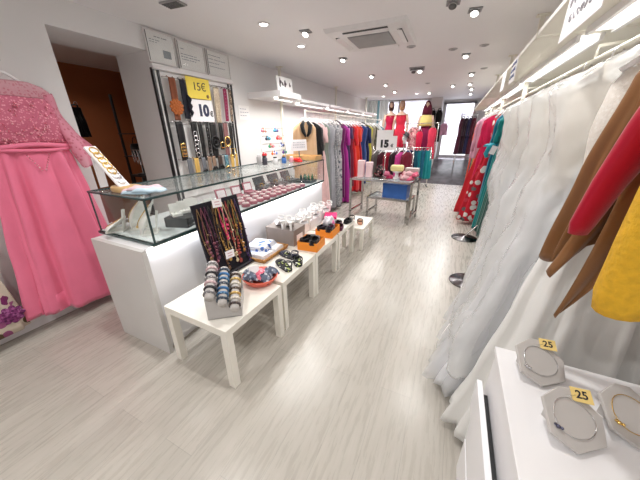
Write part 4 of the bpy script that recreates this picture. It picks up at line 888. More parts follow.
# ------------------------------------------------------------------ clothes rail on the left wall
def rail(name,label,p0,p1,z,mt,r=.011,posts=(0,1),foot='T',group=None):
    t=thing(name,label,'clothes rail',(p0[0],p0[1],0),0,group); d=Vector((p1[0]-p0[0],p1[1]-p0[1],0)); n=d.normalized().cross(Vector((0,0,1)))
    m=MB(); m.cyl((0,0,z),(d.x,d.y,z),r,10); m.build('hanging_rail',mt,t)
    for q in posts:
        P=d*q; m=MB(); m.cyl((P.x,P.y,.02),(P.x,P.y,z+.02),.016,12); m.build('upright',mt,t)
        m=MB()
        if foot=='T': a=P-n*.2; b=P+n*.2; m.tube([(a.x,a.y,.014),(b.x,b.y,.014)],.014,8)
        else: m.lathe((P.x,P.y,0),[(.175,0),(.178,.006),(.17,.014),(.03,.022),(.02,.04)],28)
        m.build('foot',mt,t)
    return t
rail('clothes_rail','long white rail of coloured dresses along the wall past the counter',(-2.2,4.08),(-2.2,9.1),1.80,CREAM)
HW=WHITE; HB=BLACK
def lg(y,label,cat,shape,hw,L,mt,sl=None,seed=0,rz=.0,hm=HW,hl='white',smat=None,**k):
    sl=sl*(.45+.65*((seed*37)%10)/10) if sl and (seed*7)%10<5 else None
    garment('dress' if cat=='dress' else cat,label,cat,(-2.2,y,1.665),rz,shape,hw,min(L,1.64),k.pop('dp',.065),mt,sl,smat,seed=seed,hang=(hm,hl+' hanger of the '+label.split(' on the')[0].split(' hanging')[0],.125,'hangers on the wall rail'),group='garments on the wall rail',**k)
BEIGE=cl('beige_wool',204,168,132,var=.05); BLKF=cl('black_fur_cloth',22,20,22)
def coat_extra(t):
    m=MB()
    for s in (-1,1): m.tube([(s*.03,-.06,-.02),(s*.07,-.085,-.08),(s*.05,-.095,-.17),(s*.01,-.095,-.24)],[.03,.05,.045,.02],10,flat=.6)
    m.build('dark_collar',BLKF,t)
    m=MB()
    for k in range(4): m.ball((0,-.088,-.30-.11*k),.010,8,6,(1,.5,1))
    m.build('button',GOLD,t)
garment('coat','beige coat with black collar facing out at the start of the wall rail','coat',(-2.2,4.05,1.665),.8,'top',.19,.95,.07,BEIGE,.62,BEIGE,seed=41,amp=.08,hang=(WHITE,'white hanger of the beige coat with black collar',.125,'hangers on the wall rail'),extra=coat_extra,group='garments on the wall rail')
SILV=M_lace('silver_lace',C(150,150,154),C(206,206,210),40,.5,.15); SILP=M_spots('grey_print',C(176,176,180),[C(120,124,132),C(206,206,206),C(90,96,106)],18,.6,.45)
lg(4.24,'black knitted jacket hanging behind the beige coat','jacket','top',.2,.55,BLKF,.5,seed=42,rz=.2)
lg(4.42,'blush pink dress on the wall rail behind the beige coat','dress','gown',.2,1.5,cl('blush_satin',226,188,188),.45,seed=43,rz=.25)
lg(4.60,'grey green dress on the wall rail next to the blush one','dress','slim',.2,1.55,cl('grey_green_cloth',136,146,138),.5,seed=44,rz=.15)
lg(4.78,'silver grey plain dress on the wall rail','dress','slim',.21,1.6,cl('silver_grey_satin',168,168,176,rough=.45),.55,seed=45,rz=.28)
lg(4.98,'silver lace dress on the wall rail','dress','gown',.2,1.6,SILV,.55,seed=46,rz=.2)
lg(5.16,'grey patterned dress on the wall rail before the plum one','dress','slim',.21,1.58,SILP,.55,seed=47,rz=.25)
lg(5.36,'plum purple dress on the wall rail','dress','slim',.2,1.5,cl('plum_cloth',112,36,96),.5,seed=48,rz=.15,hm=HB,hl='black')
lg(5.54,'long magenta dress on the wall rail reaching the floor','dress','gown',.21,1.68,cl('magenta_satin',164,40,140,rough=.5),.5,seed=49,rz=.3)
lg(5.74,'dark violet dress on the wall rail before the red group','dress','slim',.2,1.3,cl('dark_violet_cloth',66,36,82),.45,seed=50,rz=.2)
lg(5.92,'dark wine dress on the wall rail between violet and red','dress','slim',.2,1.35,cl('wine_cloth',120,20,48),.45,seed=51,rz=.2)
lg(6.12,'bright red dress on the wall rail','dress','gown',.2,1.5,cl('bright_red_satin',206,34,40),.5,seed=52,rz=.25)
lg(6.34,'orange red dress on the wall rail','dress','slim',.21,1.5,cl('orange_red_satin',222,66,44),.55,seed=53,rz=.28)
lg(6.56,'deep red dress on the wall rail after the orange red one','dress','gown',.2,1.6,cl('deep_red_satin',172,20,40),.5,seed=54,rz=.2)
lg(6.85,'royal blue dress on the wall rail','dress','slim',.22,1.45,cl('royal_blue_cloth',44,70,130),.6,seed=55,rz=.3)
lg(7.12,'navy jacket dress with white label on the wall rail','dress','slim',.23,1.4,cl('navy_cloth',30,40,84),.6,seed=56,rz=.3,hm=HB,hl='black',extra=lambda t:MB().box((-.1,-.085,-.42),(.06,.003,.10)).build('white_label',CARDW,t))
lg(7.45,'yellow green dress on the wall rail','dress','slim',.2,1.5,cl('yellow_green_cloth',196,190,70),.45,seed=57,rz=.25)
lg(7.75,'grey beige dress on the wall rail after the yellow one','dress','slim',.2,1.5,cl('grey_beige_cloth',156,150,136),.5,seed=58,rz=.2)
lg(8.05,'dark olive patterned dress on the wall rail','dress','slim',.2,1.45,M_spots('olive_print',C(84,86,72),[C(150,150,130),C(50,54,48)],20,.7,.45),.5,seed=59,rz=.25)
lg(8.4,'pale grey dress on the wall rail close to the curtain','dress','slim',.2,1.5,cl('pale_grey_cloth',186,190,190),.5,seed=60,rz=.2)
lg(8.75,'teal grey dress at the curtain end of the wall rail','dress','slim',.2,1.4,cl('teal_grey_cloth',96,126,134),.5,seed=61,rz=.3)
# pale curtain panel beside the shop window
t=thing('curtain','pale cream curtain with a light teal strip beside the shop window','curtain',(-2.62,9.9,0))
for k,(a,b,c) in enumerate([(-.30,-.12,(206,208,200)),(-.12,.06,(222,222,214)),(.06,.14,(150,190,196)),(.14,.44,(214,214,206))]):
    m=MB(); m.grid(lambda u,v:Vector((lerp(a,b,u),.03*math.sin(14*u+k),RZ+.05+v*(H-RZ-.09))),14,6,True); m.build('strip',M_sheer('curtain_%d'%k,C(*c)),t)
m=MB(); m.cyl((-.30,0,H-.03),(.46,0,H-.03),.01,8); m.build('rod',STEEL,t)

# ------------------------------------------------------------------ chrome nested tables in the middle
CHROMED=M_plain('chrome_dark_tube',(.42,.41,.40),.16,1,.03,9)
def chrome_table(name,label,loc,rz,w,d,h,top_mt,cat='display table'):
    t=thing(name,label,cat,loc,rz,'nested chrome tables'); r=.017
    m=MB()
    for x in (-w/2,w/2):
        m.bx(x-r,x+r,-d/2-r,d/2+r,.10,.128); m.bx(x-r,x+r,-d/2-r,d/2+r,h-.03,h)
    m.bx(-w/2,w/2,-d/2-r,-d/2+r,h-.03,h); m.bx(-w/2,w/2,d/2-r,d/2+r,h-.03,h); m.build('frame',CHROMED,t)
    for x in (-w/2,w/2):
        for y in (-d/2,d/2): m=MB(); m.bx(x-r,x+r,y-r,y+r,0,h-.03); m.build('leg',CHROMED,t)
    m=MB(); m.bx(-w/2+r,w/2-r,-d/2+r,d/2-r,h-.012,h+.002); m.build('tabletop',top_mt,t)
    return t
GTOP=M_film('table_glass',(.75,.82,.82),.3,.05)
chrome_table('display_table','taller chrome display table with clothes and price sign on top',(-1.03,4.86,0),-.10,1.08,.56,.72,GTOP)
chrome_table('display_table','lower chrome table nested underneath, carrying the blue box',(-.90,4.90,0),-.10,.72,.48,.40,GTOP)
t=thing('storage_box','blue fabric storage box on the lower chrome table','box',(-.80,4.84,.4025),-.10); m=MB(); m.bx(-.21,.21,-.16,.16,0,.235); m.build('box_body',cl('blue_box_cloth',56,98,168),t,bevel=.006); m=MB(); m.bx(-.215,.215,-.165,.165,.225,.25); m.build('rim',cl('blue_box_rim',48,86,152),t,bevel=.004)
TT=.7225
t=thing('price_sign','white price sign reading 15€ on a tall chrome stand','price sign',(-1.02,4.68,TT),.05)
m=MB(); m.lathe((0,0,0),[(.09,0),(.09,.008),(.02,.014),(.008,.02)],22); m.build('stand_base',CHROME,t); m=MB(); m.cyl((0,0,.015),(0,0,.50),.007,10); m.build('stand_pole',CHROME,t)
m=MB(); m.bx(-.16,.10,-.008,-.004,.48,.79); m.bx(.10,.17,-.008,-.004,.48,.70); m.build('card',CARDW,t)
text('15',.15,INK,t,(-.035,-.0095,.575),(PI/2,0,0),bold=.010); text('€',.065,INK,t,(.095,-.0095,.55),(PI/2,0,0),bold=.002)
for k,(x,y,h) in enumerate([(-1.47,4.83,.29),(-1.33,4.86,.26)]):
    t=thing('gift_box',['taller pale pink upright box at the end of the chrome table','shorter pale pink upright box on the chrome table'][k],'box',(x,y,TT),.05,'pale pink upright boxes'); m=MB(); m.bx(-.055,.055,-.05,.05,0,h*.8); m.build('box_body',PINKC,t); m=MB(); m.bx(-.058,.058,-.053,.053,h*.76,h); m.build('lid',M_plain('pink_lid%d'%k,(.82,.60,.63),.5),t,bevel=.002)
clothpile('clothes_pile','dark floral clothes pile on the chrome table behind the sign','clothes',(-1.16,4.88,TT),.2,.24,.24,.24,[M_spots('dark_floral_cloth',C(34,26,30),[C(130,40,60),C(60,70,50),C(160,120,120)],30,.7,.45)],61,5)
clothpile('clothes_pile','dark pink clothes pile beside the sign pole on the chrome table','clothes',(-.98,4.86,TT),.1,.16,.2,.14,[cl('dark_pink_cloth',176,44,88),cl('rose_cloth',206,110,140)],62,4)
t=thing('yellow_cushion','pale yellow cushion on a white stand on the chrome table','cushion',(-.83,4.84,TT+.13),.1)
m=MB(); m.box((0,0,.05),(.22,.16,.10)); m.build('cushion_body',cl('pale_yellow_cloth',224,212,150),t,bevel=.03)
t=thing('pedestal','small white pedestal under the pale yellow cushion','stand',(-.83,4.84,TT),0); m=MB(); m.lathe((0,0,0),[(.07,0),(.07,.012),(.03,.025),(.03,.10),(.08,.115),(.08,.13)],18); m.build('pedestal_body',WHITE,t)
clothpile('clothes_pile','pink and rose clothes pile at the aisle end of the chrome table','clothes',(-.63,4.80,TT),.1,.26,.26,.16,[cl('rose_pile_cloth',206,90,120),cl('blush_pile_cloth',216,170,176),cl('berry_cloth',170,40,80)],63,5)
t=box_('storage_box','pale grey box at the aisle end of the chrome table, behind the pink pile',(-.60,5.02,TT),-.1,.22,.14,.17,M_plain('pale_grey_card',(.52,.50,.49),.6,0,.03,20)); t['category']='box'

# ------------------------------------------------------------------ shop window: mannequins, racks
def mannequin(loc,rz,label,skin,dress_mt,shape='gown',headmt=None,L=1.0,hw=.17,head='ball',sl=None,extra=None):
    t=thing('mannequin',label,'mannequin',loc,rz,'window mannequins')
    m=MB(); m.lathe((0,0,0),[(.17,0),(.17,.01),(.02,.02),(.012,.05),(.012,.7)],20); m.build('stand',CHROME,t)
    m=MB()
    m.lathe((0,0,0),[(.10,.62),(.15,.80),(.155,.88),(.12,1.02),(.115,1.08),(.15,1.22),(.165,1.30),(.15,1.38),(.06,1.43),(.045,1.47),(.045,1.52)],22,None,1,.62)
    for s in (-1,1):
        m.tube([(s*.16,0,1.36),(s*.20,-.01,1.2),(s*.22,.0,1.05),(s*.22,-.05,.86),(s*.215,-.07,.76)],[.045,.042,.036,.03,.022],10)
    m.lathe((0,0,1.52),[(.03,-.02),(.055,.01),(.078,.06),(.082,.11),(.078,.16),(.05,.205),(.001,.22)],16,None,.9,1.05); m.ball((0,-.085,1.61),.016,8,6,(.7,1,1.3))
    m.build('figure',skin,t)
    if headmt: m=MB(); m.lathe((0,.012,1.52),[(.07,-.04),(.09,.05),(.09,.14),(.06,.22),(.001,.238)],16); m.build('wig',headmt,t)
    pr=[(1.34,.155,.10,0),(1.22,.165,.105,.1),(1.05,.125,.085,.2),(.88,.175,.12,.4),(1.34-L,.24,.19,1.1)]
    body_mb(pr,9,.1,int(loc[1]*10),seg=40,rows=16).build('dress',dress_mt,t)
    if extra: extra(t)
    return t
PZ=RZ+.0205
TANW=cl('tan_wig',176,136,104); DKW=cl('dark_brown_wig',64,36,28)
mannequin((-1.68,9.62,PZ),.0,'mannequin in a red dress with tan hair in the shop window',SKINM,cl('window_red_dress',206,40,66),headmt=TANW)
mannequin((-2.05,9.75,PZ),.2,'mannequin in a crimson dress with dark brown hair in the shop window',SKINM,cl('window_crimson_dress',188,26,70),headmt=DKW)
def yel(t):
    m=MB(); m.lathe((0,0,0),[(.20,1.06),(.195,1.14),(.18,1.26),(.155,1.36),(.07,1.44)],22,None,1,.72); m.build('cape',cl('pale_yellow_cape',222,206,128),t)
    m=MB(); m.lathe((0,.02,0),[(.15,1.38),(.145,1.5),(.12,1.62),(.07,1.74),(.001,1.80)],18,None,1,.9); m.build('veil',cl('burgundy_veil',92,20,44),t)
mannequin((-.92,9.62,PZ-.06),.0,'mannequin with burgundy veil, yellow cape and burgundy dress in the window',SKINM,cl('burgundy_dress_cloth',130,24,72),extra=yel,L=1.15)
mannequin((-1.26,9.55,PZ-.55+.02),.3,'headless-looking low mannequin in rose floral dress before the window',M_plain('rose_skin',(.62,.38,.36),.5),M_spots('rose_floral_cloth',C(206,130,136),[C(160,60,80),C(226,190,180),C(120,100,90)],22,.7,.45)) if False else None
garment('dress','rose floral dress hanging before the window mannequins','dress',(-1.20,9.30,1.62),.3,'slim',.17,.85,.10,M_spots('rose_floral_cloth',C(206,140,146),[C(160,60,80),C(226,190,180),C(120,100,90)],22,.7,.45),.35,seed=81,hang=(CHROME,'metal hanger of the rose floral dress by the window',.05))
garment('dress','pink red dress hanging beside the pillar by the window','dress',(-.66,9.22,1.60),.1,'slim',.12,.92,.08,cl('pink_red_cloth',222,60,90),None,seed=82,hang=(CHROME,'metal hanger of the pink red dress by the pillar',.05))
garment('dress','crimson dress hanging between the rose floral dress and burgundy mannequin','dress',(-1.02,9.25,1.50),.1,'slim',.10,.82,.08,cl('crimson_window_cloth',206,30,70),None,seed=83,hang=(CHROME,'metal hanger of the crimson dress by the window',.05))
garment('black_dress','narrow black garment on the window side of the pillar','garment',(-.80,10.20,2.12),.0,'slim',.10,.95,.05,BKL,None,seed=84,hang=(BLACKM,'black hanger on the window side of the pillar',.05),nf=5)
garment('black_dress','narrow black garment on the door side of the pillar','garment',(-.60,10.20,2.12),.0,'slim',.10,.98,.05,BKL,None,seed=85,hang=(BLACKM,'black hanger on the door side of the pillar',.05),nf=5)
garment('pink_top','pale pink top hanging at the door frame','garment',(-.44,11.2,1.75),.2,'top',.13,.42,.05,cl('door_pink_top',226,170,190),None,seed=86,hang=(WHITE,'white hanger of the pale pink top at the door',.05))
for nm,lb,x,y,z0,y2 in [('wall_hook','hook bar on the pillar holding the black garments',-.73,10.278,2.19,0),('wall_hook','hook on the door frame holding the pale pink top',-.44,11.30,1.83,0)]:
    t=thing(nm,lb,'hook',(x,y,z0)); m=MB(); m.bx(-.16 if 'pillar' in lb else -.03,.16 if 'pillar' in lb else .03,-.01,.0,-.01,.01); m.build('plate',STEEL,t); m=MB()
    for q in ((-.07,.13) if 'pillar' in lb else (0,)): m.tube([(q,-.005,-.004),(q,-.10,-.006),(q,-.10,.008)],.004,6)
    m.build('peg',STEEL,t)
rail('clothes_rail','chrome rail carrying the dresses in front of the window mannequins',(-1.45,9.26),(-.52,9.26),1.70,CHROME)
# dark patterned figure pieces on a jewellery head
t=thing('hat_stand','white head on a pole wearing a black hat among the window clothes','hat stand',(-1.44,9.2,.0),.3)
m=MB(); m.lathe((0,0,0),[(.15,0),(.15,.01),(.015,.02),(.012,1.15)],16); m.build('stand',CHROME,t); m=MB(); m.lathe((0,0,1.12),[(.05,0),(.04,.06),(.075,.12),(.08,.18),(.05,.25),(.001,.27)],16); m.build('head_form',WHITE,t); m=MB(); m.lathe((0.02,0,1.34),[(.15,0),(.15,.01),(.08,.02),(.075,.10),(.001,.12)],18,Euler((0,.5,0)).to_matrix()); m.build('hat',BLACKM,t)
# low rack with skirts
rk=rail('skirt_rack','low chrome rack of skirts near the shop window',(-1.42,8.02),(-.56,8.28),1.06,CHROME)
sk=[(cl('maroon_skirt',110,24,52),'maroon'),(cl('black_wine_skirt',40,20,32),'black wine'),(cl('navy_skirt',36,48,110),'navy'),(cl('blue_skirt',44,80,150),'mid blue'),(cl('dark_navy_skirt',24,30,62),'dark navy'),(cl('dark_teal_skirt',18,84,104),'dark teal'),(cl('teal_skirt',20,120,134),'teal'),(cl('blue_teal_skirt',30,100,130),'blue teal'),(cl('bright_teal_skirt',24,140,146),'bright teal')]
for k,(mt,nm) in enumerate(sk):
    q=.06+.11*k; x=lerp(-1.42,-.56,q); y=lerp(8.02,8.28,q); garment('skirt','%s skirt on the low chrome rack near the window'%nm,'skirt',(x,y,.985),1.0,'skirt',.12,.72+.02*(k%3),.07,mt,None,nf=8,amp=.2,seed=90+k,group='skirts on the low rack',hang=(CHROME,'metal hanger of the %s skirt on the low rack'%nm,.06,'hangers on the low rack'))
rail('clothes_rail','chrome rail of dark red and fuchsia tops behind the price sign',(-1.75,6.7),(-.85,6.95),1.12,CHROME)
for k,(c,nm) in enumerate([((96,92,90),'ash grey'),((70,26,40),'dark wine'),((150,24,50),'dark red'),((48,30,40),'black cherry'),((206,70,150),'fuchsia'),((120,28,52),'ruby')]):
    q=.10+.15*k; garment('top','%s top on the chrome rail behind the price sign'%nm,'top',(lerp(-1.75,-.85,q),lerp(6.7,6.95,q),1.05),.9,'top',.17,.62,.06,cl('rack_top%d'%k,*c),.3,seed=110+k,group='tops behind the sign',hang=(WHITE,'white hanger of the %s top behind the sign'%nm,.06,'hangers behind the sign'))
t=thing('display_stool','white display cube below the window with folded dark goods','display cube',(-.98,8.95,.055),0); m=MB(); m.bx(-.16,.16,-.1,.1,0,.36); m.build('cube_body',WHITE,t,bevel=.004); m=MB(); m.bx(-.17,.17,-.11,.11,.36,.385); m.build('cube_top',WHITE,t,bevel=.003)
# dark rack at the door
rail('clothes_rail','dark rail of maroon clothes standing beside the entrance door',(.06,9.30),(.46,9.42),1.92,CHROME,foot='T')
for k,(c,nm) in enumerate([((70,28,48),'dark maroon'),((46,26,40),'black plum'),((40,40,74),'midnight blue'),((88,30,50),'wine')]):
    q=.12+.25*k; garment('dress','long %s garment on the rail at the entrance door'%nm,'garment',(lerp(.06,.46,q),lerp(9.30,9.42,q),1.84),1.1,'slim',.13,1.0,.06,cl('door_rack%d'%k,*c),.4,seed=120+k,group='garments at the door',hang=(BLACK,'dark hanger of the %s garment at the door'%nm,.07,'hangers at the door'))

# ------------------------------------------------------------------ right wall: dresses, gowns, coats
t=rail('clothes_rail','long white rail of gowns and dresses along the gown wall',(.57,.50),(.57,8.6),1.82,CREAM,posts=())
for y in (.6,2.02,3.62,5.22,6.82,8.3): m=MB(); m.tube([(0,y-.5,1.82),(.0,y-.5,1.88),(.26,y-.5,1.90)],.009,8); m.build('wall_bracket',CREAM,t)
for y,l in ((2.89,'round dark chrome floor stand peeking out under the covered gowns'),(4.27,'round chrome floor stand beside the dark green dress')):
    t=thing('floor_stand',l,'floor stand',(.345,y,0),0,'chrome floor stands'); m=MB(); m.lathe((0,0,0),[(.175,0),(.178,.006),(.17,.014),(.03,.022),(.02,.04)],32); m.build('disc_base',M_plain('dark_chrome',(.16,.15,.155),.22,1,.05,20),t); m=MB(); m.tube([(.0,0,.02),(.02,0,.06),(.20,0,.30),(.235,0,.40),(.235,0,1.78)],.012,12); m.build('pole',CHROME,t)
def rg(y,name,label,cat,shape,hw,L,mt,sl=None,seed=0,rz=0,z=1.745,x=.62,smat=None,hm=WHITE,**k):
    garment(name,label,cat,(x,y,z),rz,shape,hw,L,k.pop('dp',.06),mt,sl,smat,seed=seed,xmax=.84-x,hang=(hm,'hanger of the '+label.split(' on the')[0].split(' with')[0]+(' '+k.pop('hk') if 'hk' in k else ''),.085,'hangers on the gown wall'),**k)
DG=cl('dark_green_satin',20,66,58,rough=.45); TE=cl('teal_satin',20,124,124,rough=.45)
rg(4.05,'dress','dark green dress just past the plastic-covered gowns','dress','gown',.14,1.62,DG,None,201,.06,dp=.07,x=.67)
rg(4.28,'dress','deep green dress between the dark green and teal ones','dress','gown',.14,1.62,cl('deep_green_satin',18,84,72,rough=.45),None,206,.08,dp=.07,x=.66)
def sash(t):
    m=MB(); m.tube([(-.17,-.07,-.42),(-.22,-.06,-.47),(-.245,-.05,-.55),(-.225,-.06,-.60)],[.03,.045,.04,.03],10,flat=.5); m.tube([(-.17,-.06,-.45),(-.27,-.03,-.44),(-.20,-.02,-.42)],[.02,.035,.02],8,flat=.5); m.build('turquoise_bow',cl('turquoise_sash',50,160,180),t)
    m=MB(); m.box((-.175,-.09,-.50),(.07,.003,.11),rot=(0,.3,0)); m.build('white_swing_tag',CARDW,t)
rg(4.55,'dress','teal dress with turquoise bow and white tag','dress','gown',.155,1.66,TE,.3,202,.1,dp=.07,extra=sash,x=.65)
rg(4.80,'dress','blue teal dress behind the teal one','dress','slim',.15,1.3,cl('blue_teal_satin',24,110,136),.4,203,.1,x=.63)
RFL=M_spots('red_white_flower',C(196,28,48),[C(232,226,222),C(196,28,48),C(232,226,222),C(110,106,108),C(206,60,76)],11,.6,.46)
rg(5.08,'dress','long red dress with large white flower print','dress','flare',.14,1.68,RFL,None,204,.12,dp=.08,x=.60)
rg(5.32,'dress','crimson dress next to the red flower print dress','dress','slim',.2,1.35,cl('crimson_satin',196,30,80),.4,205,.1,x=.56)
rg(5.55,'dress','long red dress with narrow gold hem','dress','flare',.13,1.68,cl('hem_red',190,34,44),None,207,.1,x=.54)
rg(5.85,'dress','silver and gold hem dress past the red flower print','dress','flare',.14,1.70,M_lace('silver_gold_lace',C(176,166,140),C(214,200,130),50,.5,.2),None,208,.1,x=.58)
rg(6.15,'top','lilac pink top hanging among the dresses','top','top',.23,.75,cl('lilac_pink',206,156,180),.5,209,.15,x=.54)
rg(6.45,'dress','violet print dress past the lilac pink top','dress','slim',.2,1.2,cl('violet_print',142,84,150),.4,210,.1)
rg(6.75,'dress','pink and orange dress past the violet one','dress','slim',.21,1.35,cl('pink_orange',214,110,90),.4,211,.1)
rg(7.05,'dress','mustard olive dress toward the door','dress','slim',.22,1.3,cl('mustard_olive',170,146,74),.4,212,.12)
rg(7.4,'dress','navy dress toward the door','dress','slim',.22,1.5,cl('door_navy',30,30,66),.4,213,.1)
rg(7.75,'top','pale yellow blouse toward the door','top','top',.2,.55,cl('pale_yellow_blouse',220,212,150),.4,214,.1)
rg(8.1,'dress','orange red dress at the end of the gown wall','dress','slim',.22,1.45,cl('end_orange_red',206,70,40),.4,215,.1)
# white bridal gowns
IV=[cl('ivory_tulle_a',232,229,226,rough=.7,sheen=.5,var=.02),cl('white_tulle_b',226,227,231,rough=.7,sheen=.5,var=.02),cl('ivory_tulle_c',228,227,224,rough=.7,sheen=.5,var=.02)]
LACE=M_lace('ivory_lace',C(226,220,212),C(232,228,222),90,.6)
TUL=M_cloth('sheer_tulle',C(238,238,240),.8,.5,alpha=.35,var=.02)
def gown(y,label,seed,mt,cover,hwid=.17,flare=1.0,x=.55,rz=0,tul=True,L=1.70):
    z=1.745; t=thing('wedding_gown',label,'wedding gown',(x,y,z),rz,'white gowns')
    pr=[(-.10,.13,.04,0),(-.2,hwid*1.0,.055,.1),(-.42,hwid*.86,.06,.25),(-.6,hwid*1.05,.075,.6),(-.95,hwid*1.4*flare,.10,1),(-1.35,hwid*1.85*flare,.105,1.1),(-L,hwid*2.35*flare,.12,1.2)]
    body_mb(pr,11,.16,seed,seg=72,rows=34,xmax=.79-x).build('skirt',mt,t)
    pr2=[(-.08,.13,.04,0),(-.12,hwid*.95,.058,.1),(-.24,hwid*1.03,.066,.2),(-.42,hwid*.9,.066,.25),(-.5,hwid*.96,.07,.3)]
    body_mb(pr2,7,.05,seed+1,seg=44,rows=10,xmax=.83-x).build('bodice',LACE,t)
    for s in (-1,1): m=MB(); m.tube([(s*.10,-.03,-.10),(s*.11,-.02,-.03),(s*.09,.02,-.02),(s*.10,.03,-.10)],.010,6,flat=.4); m.build('strap',LACE,t)
    if tul:
        pr3=[(a-.0,b*1.06+.01,c*1.15+.008,d) for a,b,c,d in pr[2:]]
        body_mb(pr3,13,.2,seed+3,seg=64,rows=22,xmax=.80-x).build('tulle_layer',TUL,t)
    if cover:
        pr4=[(.01,.05,.02,0),(-.03,.13,.05,.2),(-.10,hwid*1.25,.08,.4)]+[(a,b*1.10+.035,c*1.2+.03,d*.9) for a,b,c,d in pr[2:-1]]+[(-1.5,hwid*2.1*flare+.03,.19,1.1)]
        body_mb(pr4,6,.16,seed+5,seg=96,rows=64,xmax=.81-x,crinkle=.028).build('plastic_cover',PLASTIC,t)['label']='clear plastic garment cover'
    hanger((x,y,z),rz,WHITE,'hanger of the '+label,hwid*.9,.085,'hangers on the gown wall')
    return t
gown(1.20,'ivory wedding gown closest to the white cabinet',301,IV[2],False,.16,.95,tul=False)
gown(1.46,'white wedding gown second from the white cabinet',302,IV[1],True,.18,1.0)
gown(1.76,'ivory wedding gown with long flared tulle skirt, third from the cabinet',303,IV[0],True,.19,.90)
gown(2.08,'white wedding gown under plastic, fourth from the cabinet',304,IV[1],True,.19,.74)
gown(2.42,'ivory wedding gown under clear plastic, fifth from the cabinet',305,IV[2],True,.19,.60)
gown(2.76,'white wedding gown under clear plastic, sixth from the cabinet',306,IV[1],True,.18,.50)
gown(3.14,'ivory wedding gown under clear plastic, seventh from the cabinet',307,IV[0],True,.17,.48,x=.60)
gown(3.52,'white wedding gown next to the dark green dress, under plastic',308,IV[1],True,.15,.45,x=.62)
# brown sheer shawl blouse, red sleeve dress, yellow coat
BRN=M_cloth('brown_chiffon',C(142,98,58),.5,.3,alpha=.88,var=.04)
def hemz(th,ph): return .10*math.sin(2*th+2.2)+.07*math.sin(5*th+ph[1])
t=thing('blouse','sheer brown blouse with zigzag hem hanging before the white gowns','blouse',(.58,1.0,1.745),.0)
body_mb([(-.02,.07,.03,0),(-.06,.13,.045,.1),(-.11,.205,.045,.2),(-.35,.245,.030,.4),(-.56,.272,.016,.6)],6,.22,401,seg=72,rows=26,hem=lambda th,ph:-.035*max(0,-math.cos(th))+.04*math.sin(3*th+1.0),xmax=.24).build('body',BRN,t)
sleeve_mb(1,.16,.5,.06,.06,out=.02,z0=-.05).build('sleeve',BRN,t)
def drape(xl0,xr0,xl1,xr1,z0,z1,y0,k):
    m=MB()
    def f(u,v):
        e=v**2.6; return Vector((lerp(lerp(xl0,xr0,u),lerp(xl1,xr1,u),e)-.58,y0-.012*math.sin(5*u+k)-.02*v,lerp(z0,z1,v)-1.745-.015*math.sin(PI*u)*v))
    m.grid(f,10,16,True,.0025); m.build('pointed_drape',BRN,t)
drape(.372,.47,.310,.330,1.64,1.105,-.045,0); drape(.40,.52,.356,.374,1.66,.975,-.058,1); drape(.45,.60,.425,.50,1.66,1.13,-.05,2)
hanger((.58,1.0,1.745),0,BLACK,'dark hanger of the sheer brown blouse',.17,.085,'hangers on the gown wall')
RD=cl('crimson_wool',178,12,46,rough=.6,var=.05)
t=thing('dress','crimson red dress with hanging sleeve above the white cabinet','dress',(.60,.86,1.745),0)
body_mb([(0,.07,.03,0),(-.03,.13,.045,.1),(-.08,.17,.05,.2),(-.28,.16,.05,.4),(-.46,.165,.05,.7)],7,.12,402,seg=48,rows=20,xmax=.165).build('body',RD,t)
m=MB(); m.tube([(-.15,0,-.06),(-.20,-.01,-.13),(-.235,-.015,-.25),(-.265,-.018,-.36),(-.285,-.02,-.46),(-.287,-.02,-.485)],[.055,.066,.058,.046,.037,.029],14,flat=.5); m.build('sleeve',RD,t)
sleeve_mb(1,.15,.45,.055,.045,out=.01).build('sleeve',RD,t)
hanger((.60,.86,1.745),0,WHITE,'hanger of the crimson red dress above the cabinet',.14,.085,'hangers on the gown wall')
YW=M_plain('yellow_fleece',C(222,172,40),.9,0,.10,70,.9)
t=thing('coat','fuzzy yellow coat hanging above the white cabinet','coat',(.588,.735,1.745),0)
body_mb([(0,.07,.04,0),(-.03,.15,.055,.1),(-.08,.185,.065,.2),(-.3,.185,.065,.4),(-.60,.195,.068,.7)],5,.08,403,seg=56,rows=24,xmax=.18).build('body',YW,t)
m=MB(); m.tube([(-.15,0,-.06),(-.185,-.01,-.15),(-.20,-.015,-.30),(-.205,-.02,-.45),(-.205,-.02,-.575),(-.203,-.02,-.605),(-.20,-.02,-.61)],[.055,.066,.066,.066,.066,.06,.02],16,flat=.75); m.build('sleeve',YW,t)
sleeve_mb(1,.16,.5,.06,.055,out=.01).build('sleeve',YW,t)
hanger((.588,.735,1.745),0,WHITE,'hanger of the fuzzy yellow coat above the cabinet',.15,.085,'hangers on the gown wall')
